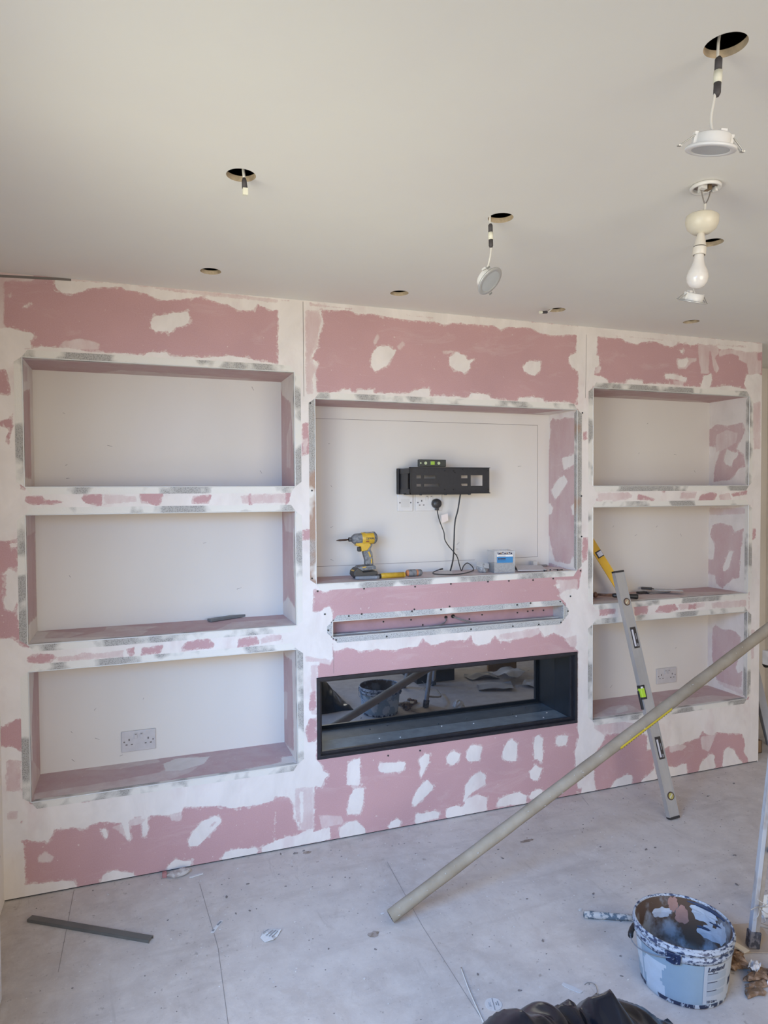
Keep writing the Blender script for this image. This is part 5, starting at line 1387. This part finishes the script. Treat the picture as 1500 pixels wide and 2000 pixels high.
PF = [(.421, .316), (.464, .348), (.511, .351), (.544, .336), (.561, .335), (.636, .292), (.653, .31), (.668, .31), (.690, .318), (.712, .322), (.735, .305), (.77, .286), (.815, .256), (.851, .225), (.876, .19), (.92, .17), (.965, .12)]
bag(None, PF, -1.98, -1.35, .96, 'crumpled black bin bag at the bottom edge beside the bucket')

# ---------------------------------------------------------------- stand leg at the right edge
t = thing('folding_stand', (1.64, -1.2, 0), 'plaster-spattered folding stand, one leg on a black foot right of the bucket', 'stand')
TRM = simple('spattered_leg', (.42, .43, .45), .5, col2=(.30, .26, .23), thr=(.50, .60), scale=9, stretch=(1, 1, .5)); FOOTM = simple('worn_black_rubber', (.045, .045, .055), .7, col2=(.16, .15, .16), scale=60)
TRB = simple('dusty_brown_leg', (.30, .25, .20), .7, var=.2, scale=20)
def leg(p0, p1, w=.030, th=.020, foot=True):
    p0 = V(p0); p1 = V(p1); z = (p1 - p0).normalized(); x, y, _ = basis(z, (.35, .94, 0)); M = frame(p0, x, y, z); Ln = (p1 - p0).length
    b = MB(M); b.bb(-w / 2, 0, -th / 2, th / 2, .02, Ln, 0); b.bb(0, w / 2, -th / 2 + .002, th / 2 - .002, .02, Ln, 1)
    l = b.build('leg', [TRM, TRB], t, bevel=.001)
    if foot:
        b = MB(M); b.bb(-w / 2 - .004, w / 2 + .004, -th / 2 - .004, th / 2 + .004, .0, .055); b.build('rubber_foot', FOOTM, l, bevel=.003)
    return l
leg((1.578, -1.205, .006), (1.720, -1.200, .98)); leg((1.87, -1.72, .002), (1.75, -1.27, .98)); leg((1.62, -1.75, .002), (1.70, -1.27, .98))
b = MB(); b.bb(1.66, 1.80, -1.31, -1.16, .96, 1.01); b.build('top_head', TRB, t, bevel=.003)
b = MB(); b.tube([(1.590, -1.205, .085), (1.74, -1.30, .04), (1.80, -1.50, .03)], .0065, 8); b.build('cross_brace', TRB, t)
b = MB(); b.cyl((1.63, -1.222, .34), (1.63, -1.238, .34), .009, n=12); b.build('bolt', simple('bolt_dark', (.12, .12, .13), .4, .5), t)
b = MB()
for k in range(7):
    a = k * .9; b.tube([(1.59, -1.22, .15), (1.59 + .03 * math.cos(a), -1.23 - .01 * (k % 3), .15 + .025 * math.sin(a)), (1.59 + .055 * math.cos(a + .3), -1.235, .15 + .045 * math.sin(a + .2))], .0015, 5)
b.build('string_knot', simple('string', (.45, .42, .38), .9), t)
# crates under / behind, seen in the mirror back of the fire
CRT = simple('black_crate_plastic', (.03, .03, .035), .5)
t = thing('tool_crate', (2.0, -1.95, 0), 'black tool crate beneath the stand, seen only mirrored in the fire', 'crate')
b = MB(); b.bb(1.76, 2.10, -2.15, -1.80, .0, .006); b.bb(1.76, 2.10, -1.806, -1.80, 0, .26); b.bb(1.76, 2.10, -2.15, -2.144, 0, .26); b.bb(1.76, 1.766, -2.15, -1.80, 0, .26); b.bb(2.094, 2.10, -2.15, -1.80, 0, .26); b.bb(1.75, 2.11, -1.80, -1.79, .24, .27); b.build('shell', CRT, t, bevel=.003)
b = MB(); b.tube([(1.83, -1.80, .20), (1.83, -1.775, .20), (2.03, -1.775, .20), (2.03, -1.80, .20)], .008, 8, 0, False); b.build('handle', CRT, t)


def crumple(name, cx, cy, sx, sy, h, seed, mat, label, cat, group=None, ang=0, z0=.001, n=22, freq=5):
    rnd = random.Random(seed); o = V((rnd.uniform(0, 50), rnd.uniform(0, 50), 0)); vs = []; fs = []
    ca, sa = math.cos(math.radians(ang)), math.sin(math.radians(ang))
    for i in range(n + 1):
        for j in range(n + 1):
            u = i / n - .5; v = j / n - .5
            q = V((u * freq, v * freq, 0)) + o
            z = z0 + h * max(0, .5 + mnoise.noise(q) * .9) * (1.0 if h > .01 else 1)
            x = u * sx * (1 + .15 * mnoise.noise(q * .7 + V((9, 0, 0)))); y = v * sy * (1 + .15 * mnoise.noise(q * .7 + V((0, 9, 0))))
            vs.append((cx + x * ca - y * sa, cy + x * sa + y * ca, z))
    for i in range(n):
        for j in range(n):
            a = i * (n + 1) + j; fs.append((a, a + n + 1, a + n + 2, a + 1))
    b = MB(); b.add(vs, fs, 0, False)
    o_ = b.build(name, mat, None, label=label, cat=cat, group=group)
    s_ = o_.modifiers.new('thickness', 'SOLIDIFY'); s_.thickness = .0012; s_.offset = 1
    return o_


PAP = simple('grey_white_paper', (.50, .49, .48), .85, var=.08, scale=12)
for i, (x, y, sx, sy, h, a, z0, ww) in enumerate(((2.30, -1.47, .28, .20, .035, 20, .001, 'nearest the wall'), (2.50, -1.62, .30, .22, .05, -25, .050, 'on top of the heap'), (2.64, -1.40, .20, .18, .05, 50, .001, 'at the right of the heap'), (2.34, -1.78, .26, .16, .04, 5, .001, 'at the back of the heap'))):
    crumple('paper_sheet', x, y, sx, sy, h, 11 + i, PAP, 'crumpled pale paper sheet %s, seen mirrored in the fire' % ww, 'paper', 'crumpled papers mirrored in the fire', a, z0, 14, 2.4)
CARD = simple('brown_cardboard', (.26, .17, .10), .9, var=.12, scale=15)
t = thing('cardboard_box', (2.62, -1.9, 0), 'small brown cardboard box behind the crumpled papers, mirrored in the fire', 'box')
b = MB(rotz((2.60, -1.90, 0), 24)); b.bb(-.12, .12, -.08, .08, 0, .005); b.bb(-.12, .12, -.08, -.075, 0, .13); b.bb(-.12, .12, .075, .08, 0, .13); b.bb(-.12, -.115, -.08, .08, 0, .13); b.bb(.115, .12, -.08, .08, 0, .13); b.build('walls', CARD, t)
b = MB(rotz((2.60, -1.90, 0), 24)); b.prism([(-.12, 0), (.12, 0), (.11, .07), (-.11, .07)], (0, .08, .128), (1, 0, 0), (0, .8, .35), (0, 0, .003)); b.build('flap', CARD, t)
t = thing('floor_trunking', (2.1, -2.2, 0), 'thin dark rod lying on the floor behind the stand', 'rod')
b = MB(); b.cyl((1.55, -2.32, .009), (2.55, -2.20, .009), .008, n=10); b.build('rod', CRT, t)

# brown debris right of the bucket
MUD = simple('brown_wet_plaster', (.17, .095, .05), .6, col2=(.30, .20, .14), thr=(.45, .6), scale=40, bmp=.8)
def lump(name, c, r, seed, mat, label, cat, group=None, amp=.75, freq=34, flat=True):
    b = MB(); b.sphere((c[0], c[1], c[2]), r, 20)
    rx = max(r)
    for i, p in enumerate(b.v):
        d = p - V(c); q = mnoise.noise(V((p.x * freq, p.y * freq, p.z * freq + seed * 7)))
        q += .45 * mnoise.noise(V((p.x * 90, p.y * 90, p.z * 90 + seed))); p2 = V(c) + d * max(.25, 1 + amp * q * 1.6); p2.z = max(.0008, p2.z); b.v[i] = p2
    if flat: b.s = [False] * len(b.s)
    return b.build(name, mat, None, label=label, cat=cat, group=group)
lump('plaster_lump', (1.448, -1.245, .022), (.040, .036, .026), 1, MUD, 'largest brown lump of wet plaster against the right side of the bucket', 'debris', 'brown plaster lumps right of the bucket')
lump('plaster_lump', (1.478, -1.315, .010), (.045, .028, .014), 2, MUD, 'flat brown plaster lump under the torn white scrap right of the bucket', 'debris', 'brown plaster lumps right of the bucket')
lump('plaster_lump', (1.418, -1.355, .007), (.036, .022, .010), 3, MUD, 'lowest brown plaster lump by the bottom right of the bucket', 'debris', 'brown plaster lumps right of the bucket')
lump('plaster_lump', (1.530, -1.345, .012), (.030, .035, .018), 4, MUD, 'brown plaster lump at the right picture edge below the cardboard', 'debris', 'brown plaster lumps right of the bucket')
WPL = simple('torn_white_plastic', (.56, .57, .60), .4, var=.06)
crumple('plastic_scrap', 1.480, -1.300, .050, .030, .016, 31, WPL, 'torn white scrap on the brown lumps beside the bucket', 'scrap', None, 30, .020, 10, 3)
crumple('plastic_scrap', 1.490, -1.372, .050, .022, .014, 37, WPL, 'curled white scrap at the lower right of the brown lumps', 'scrap', None, -50, .002, 10, 3)
LBR = simple('light_brown_board', (.42, .34, .27), .85, var=.1, scale=14)
b = MB(); b.prism([(0, 0), (.20, -.055), (.25, .10), (.05, .13)], (1.452, -1.185, .0015), (.99, -.10, 0), (.12, .98, 0), (0, 0, .003)); b.build('cardboard_sheet', LBR, None, label='light brown board offcut propped flat beneath the stand foot', cat='offcut')
b = MB(); b.prism([(0, 0), (.020, .004), (.088, -.105), (.055, -.115)], (1.436, -1.150, .066), (.95, -.05, -.2), (.1, .95, .10), (0, 0, .004)); b.build('cream_offcut', simple('cream_sliver', (.52, .46, .38), .8, var=.06), None, label='cream sliver leaning between the bucket rim and the stand foot', cat='offcut')
lump('white_sack', (1.800, -1.095, .028), (.040, .030, .034), 8, simple('white_plaster_bag', (.70, .69, .66), .8, var=.05), 'white plaster-dusted lump at the right picture edge behind the stand leg', 'bag', None, .55, 16, True)

# ---------------------------------------------------------------- floor litter
t = thing('metal_angle_strip', (-.56, -.30, 0), 'grey metal strip lying alone on the floor at the lower left', 'strip')
e = V((.416, -.281, 0)).normalized(); nn = V((-e.y, e.x, 0))
b = MB(); b.prism([(0, -.013), (.502, -.013), (.502, .013), (0, .013)], (-.767, -.160, .010), e, nn, (0, 0, .0015)); b.prism([(0, 0), (.502, 0), (.502, .010), (0, .010)], V((-.767, -.160, .0005)) - nn * .0138, e, (0, 0, 1), nn * .0015); b.prism([(0, 0), (.502, 0), (.502, .010), (0, .010)], V((-.767, -.160, .0005)) + nn * .0125, e, (0, 0, 1), nn * .0015)
b.build('channel', simple('grey_strip_steel', (.125, .125, .118), .5, .2, var=.12, scale=12), t)
t = thing('plaster_chunk', (-.24, -.045, 0), 'broken grey plaster chunk lying at the foot of the boarded wall', 'debris')
b = MB(); b.sphere((-.235, -.048, .012), (.048, .020, .014), 20)
for i, p in enumerate(b.v):
    q = p * 30; b.v[i] = p + V((mnoise.noise(q), mnoise.noise(q + V((5, 0, 0))), mnoise.noise(q + V((0, 5, 0))))) * .006
    if b.v[i].z < .001: b.v[i].z = .001
b.s = [False] * len(b.s)
b.build('chunk', simple('grey_plaster_chunk', (.34, .30, .28), .9, col2=(.46, .43, .41), scale=40, bmp=.6), t)
b = MB(); b.box((-.290, -.040, .011), (.018, .020, .020)); b.build('pink_face', simple('pink_paper_edge', (.36, .17, .17), .9), t, bevel=.003)
PRN = simple('printed_paper', (.60, .60, .60), .8, col2=(.60, .60, .60), scale=30)
def scrap(name, pts, z, mat, label, cat, lines_=None, group=None, fold=0.0):
    t = thing(name, (pts[0][0], pts[0][1], 0), label, cat, group)
    n = len(pts); c = (sum(p[0] for p in pts) / n, sum(p[1] for p in pts) / n)
    vs = [(p[0], p[1], z + (fold if k % 2 else 0)) for k, p in enumerate(pts)] + [(c[0], c[1], z + fold * .8 + .0005)]
    b = MB(); b.add(vs, [(k, (k + 1) % n, n) for k in range(n)], 0)
    o = b.build('sheet', mat, t); s_ = o.modifiers.new('thickness', 'SOLIDIFY'); s_.thickness = .0008; s_.offset = 1
    if lines_:
        b = MB()
        for (x0, y0, x1, y1, w_) in lines_:
            e = V((x1 - x0, y1 - y0, 0)); nn = V((-e.y, e.x, 0)).normalized() * w_
            p = V((x0, y0, z + .0018 + fold)); q = V((x1, y1, z + .0018 + fold)); b.add([p - nn, p + nn, q + nn, q - nn], [(0, 3, 2, 1)])
        b.build('print', simple('faded_print', (.22, .23, .25), .8), t)
    return t
scrap('paper_strip', [(-.152, -.472), (-.140, -.474), (-.100, -.415), (-.112, -.411)], .001, PRN, 'small printed paper strip lying left of the folded scrap', 'paper', [(-.144, -.466, -.138, -.457, .004), (-.124, -.437, -.108, -.419, .004)])
scrap('folded_paper', [(.010, -.560), (.030, -.535), (.060, -.528), (.088, -.548), (.066, -.578), (.050, -.595), (.020, -.590)], .002, PRN, 'folded printed paper scrap on the floor left of the long tube end', 'paper',
      [(.022, -.548, .045, -.535, .0015), (.028, -.568, .058, -.545, .0015), (.038, -.575, .068, -.549, .0015), (.046, -.583, .074, -.556, .0015), (.020, -.556, .034, -.548, .001)], None, .006)
t = thing('round_sticker', (.632, -1.10, 0), 'round white sticker with faint printing on the floor left of the bag', 'sticker')
cx, cy = .624, -1.122
b = MB(); b.cyl((cx, cy, .0004), (cx, cy, .0016), .026, n=36); b.build('disc', simple('dusty_sticker', (.55, .54, .54), .7, var=.05, scale=60), t)
tx = V((.25, .97, 0)).normalized(); ty = V((-.97, .25, 0))
text_part('BCC', .010, lambda x, y: tuple(V((cx, cy, .0021)) + tx * (x - .010) + ty * (y + .008)), 'lettering', simple('faded_print', (.2, .2, .2), .8), t)
b = MB(); b.prism([(-.0245, -.0012), (.0245, -.0012), (.0245, .0012), (-.0245, .0012)], (cx, cy, .0018), V((.30, .95, 0)), V((-.95, .30, 0)), (0, 0, .0004)); b.prism([(-.008, -.016), (.010, -.016), (.010, -.013), (-.008, -.013)], (cx, cy, .0018), tx, ty, (0, 0, .0004)); b.prism([(-.006, -.010), (.006, -.010), (.006, -.007), (-.006, -.007)], (cx, cy, .0018), tx, ty, (0, 0, .0004)); b.build('printed_line', simple('faded_print', (.2, .2, .2), .8), t)
t = thing('thin_stick', (.60, -.94, 0), 'thin pale stick lying on the floor left of the round sticker', 'stick')
b = MB(); b.tube([(.602, -.945, .0025), (.580, -1.05, .0025), (.560, -1.18, .0025)], .0022, 6); b.build('stick', simple('pale_stick', (.55, .53, .50), .8), t)
b = MB(); b.tube([(.935, -1.150, .001), (.950, -1.148, .003), (.960, -1.165, .008), (.952, -1.190, .005), (.935, -1.205, .002)], .0011, 5); b.build('wire_offcut', WIREG, None, label='tiny curved wire offcut on the floor just above the bin bag', cat='wire')
b = MB(); b.prism([(0, -.007), (.030, -.011), (.062, -.008), (.066, .004), (.030, .007), (0, .005)], (.872, -1.122, .001), (.55, -.83, 0), (.83, .55, 0), (0, 0, .002)); b.build('tape_offcut', simple('pale_tape', (.54, .53, .53), .7), None, label='short pale tape offcut on the floor just above the bin bag', cat='offcut')
b = MB(); b.prism([(0, 0), (.045, .010), (.047, .018), (.012, .014), (-.01, .003)], (-.185, -.085, .001), (1, 0, 0), (0, 1, 0), (0, 0, .004)); b.build('card_sliver', simple('pale_tape', (.5, .5, .5), .7), None, label='thin pale sliver on the floor below the lower left boarding', cat='offcut')
CHD = simple('dark_chip', (.20, .175, .165), .9, var=.3, scale=60); CHL = simple('pale_chip', (.58, .56, .55), .9, var=.1, scale=60)
CH = [(.02, -.21, .010, 0), (.16, -.28, .008, 0), (.25, -.05, .014, 0), (.29, -.04, .010, 0), (-.07, -.27, .012, 0), (-.29, -.34, .007, 0), (-.05, -.39, .008, 0), (0, -.39, .009, 0), (.19, -.03, .010, 0), (1.52, -.47, .008, 0),
      (1.69, -.56, .012, 0), (1.74, -.56, .010, 0), (2.01, -.73, .012, 0), (1.84, -.90, .013, 0), (1.27, -.75, .010, 0), (1.01, -.69, .009, 0), (1.07, -.40, .009, 0), (1.09, -.33, .009, 0), (.93, -.92, .010, 0), (.64, -.99, .009, 0),
      (1.07, -1.16, .008, 0), (1.08, -1.18, .007, 1), (.73, -1.10, .009, 0), (1.13, -1.08, .007, 0), (.50, -.16, .008, 1), (.37, -.76, .009, 0), (.46, -.58, .010, 1), (.22, -.70, .007, 0), (.29, -.88, .008, 1), (1.16, -.82, .014, 1), (2.35, -.25, .01, 0), (2.6, -.18, .012, 0)]
MARKS_ = (('the leaning aluminium level', 2.0, -.38), ('the lower end of the long tube', .47, -.64), ('the middle of the long tube', 1.3, -.6), ('the bucket', 1.24, -1.24), ('the bin bag', .80, -1.35),
          ('the round sticker', .62, -1.12), ('the folded paper scrap', .05, -.56), ('the printed paper strip', -.12, -.44), ('the wall foot left of the fire', .25, 0), ('the wall foot below the right recesses', 2.4, -.1), ('the stand foot', 1.60, -1.1))
near = {}
for i, (x, y, r, k) in enumerate(CH):
    m_i = min(range(len(MARKS_)), key=lambda q: (MARKS_[q][1] - x) ** 2 + (MARKS_[q][2] - y) ** 2)
    near.setdefault((m_i, k), []).append(((MARKS_[m_i][1] - x) ** 2 + (MARKS_[m_i][2] - y) ** 2, i))
ORD = ('nearest to', 'second nearest to', 'third nearest to', 'fourth nearest to', 'fifth nearest to', 'sixth nearest to', 'seventh nearest to', 'eighth nearest to')
clabel = {}
for (m_i, k), L_ in near.items():
    for n_, (d_, i) in enumerate(sorted(L_)): clabel[i] = '%s chip on the floor, %s %s' % ('pale' if k else 'dark', ORD[n_], MARKS_[m_i][0])
chips = {}
for i, (x, y, r, k) in enumerate(CH):
    key = (i % 4, k); rnd = random.Random(i); r *= .72
    if key not in chips:
        b = MB(); n = 5 + i % 4; P = [(r * math.cos(q / n * 6.283) * rnd.uniform(.45, 1.25), r * .6 * math.sin(q / n * 6.283) * rnd.uniform(.5, 1.3)) for q in range(n)]
        b.prism(P, (x, y, .0008), (1, 0, 0), (0, 1, 0), (0, 0, r * .3))
        o = b.build('plaster_chip', CHL if k else CHD, None, cat='chip', group='pale plaster chips on the floor' if k else 'dark chips on the floor', label=clabel[i])
        chips[key] = (o, r)
    else:
        s_, r0 = chips[key]; o = s_.copy(); COL.objects.link(o); o.location = (x, y, s_.location.z); o.rotation_euler = (0, 0, rnd.uniform(0, 6.28)); o.scale = (r / r0,) * 3; o['label'] = clabel[i]
# fine crumbs nobody could count
b = MB(); rnd = random.Random(21)
for i in range(900):
    x = rnd.uniform(-.8, 2.9); y = -abs(rnd.gauss(0, .5)) - .02 if i % 2 else rnd.uniform(-1.7, -.02)
    r = rnd.uniform(.0010, .0030) * (1.3 if rnd.random() < .1 else 1); a = rnd.uniform(0, 6.28)
    if math.hypot(x - BX, y - BY) < .15 or (y < -1.3 and x < 1.1) or (1.3 < x < 1.75 and -1.45 < y < -1.0) or (-.8 < x < -.3 and -.50 < y < -.12): continue
    P = [(r * math.cos(a + q * 1.57) * rnd.uniform(.6, 1.4), r * math.sin(a + q * 1.57) * rnd.uniform(.5, 1)) for q in range(4)]
    b.prism(P, (x, y, .0004), (1, 0, 0), (0, 1, 0), (0, 0, r * .6), 0 if rnd.random() < .55 else 1)
b.build('plaster_crumbs', [CHL, CHD], None, label='fine plaster crumbs scattered over the dusty floor', cat='crumbs', kind='stuff')

# ---------------------------------------------------------------- left edge and the alcove on the right
t = thing('white_unit', (-.83, -.9, 0), 'white painted box-shaped unit against the left wall, only its edge in view', 'unit')
b = MB(); b.bb(-.874, -.790, -1.30, -.572, .0, .478); b.build('casing', simple('white_enamel', (.66, .67, .70), .4), t, bevel=.010, seg=3)
b = MB(); b.cyl((-.790, -.585, .455), (-.786, -.585, .455), .004, n=12); b.build('screw', BLACK, t)
GB = simple('grey_board', (.34, .34, .36), .7, var=.1, scale=6); LB = simple('pale_board', (.50, .49, .49), .8, var=.05, scale=6)
def lean(name, x0, y0, x1, y1, z1, w_, th, mat, label, cat):
    p0 = V((x0, y0, .002)); p1 = V((x1, y1, z1)); z = (p1 - p0).normalized(); x = V((.94, -.34, 0)); x = (x - z * x.dot(z)).normalized(); y = z.cross(x)
    b = MB(frame(p0, x, y, z)); b.bb(-w_ / 2, w_ / 2, -th / 2, th / 2, 0, (p1 - p0).length); return b.build(name, mat, None, label=label, cat=cat, bevel=.001)
lean('board_offcut', 3.20, .30, 3.12, .34, .42, .16, .010, LB, 'pale board offcut leaning in the alcove just right of the boarding', 'board')
lean('leaning_board', 3.155, .045, 3.068, .16, .68, .045, .014, GB, 'grey board leaning steeply in the alcove at the right edge', 'board')
lean('metal_stud', 3.27, .16, 3.30, .30, .33, .05, .03, simple('grey_steel_stud', (.30, .31, .33), .4, .4), 'grey metal stud leaning behind the grey board in the alcove', 'stud')
t = thing('vacuum_tube', (3.42, .30, 0), 'black tube with dark head standing at the right picture edge in the alcove', 'tube')
b = MB(); b.cyl((3.47, .26, .002), (3.46, .30, .44), .018, n=14); b.build('tube', BLACK, t)
b = MB(); b.cyl((3.375, .30, .462), (3.52, .29, .455), .026, n=16); b.build('head', BLACK, t, bevel=.003)
t = thing('cardboard_box', (3.14, .12, 0), 'low open cardboard box on the alcove floor at the right edge', 'box')
b = MB(); b.bb(3.03, 3.11, .09, .093, .001, .075); b.bb(3.03, 3.11, .215, .218, .001, .075); b.bb(3.03, 3.033, .09, .218, .001, .075); b.bb(3.107, 3.11, .09, .218, .001, .075); b.bb(3.03, 3.11, .09, .218, .001, .004); b.build('walls', CARD, t)
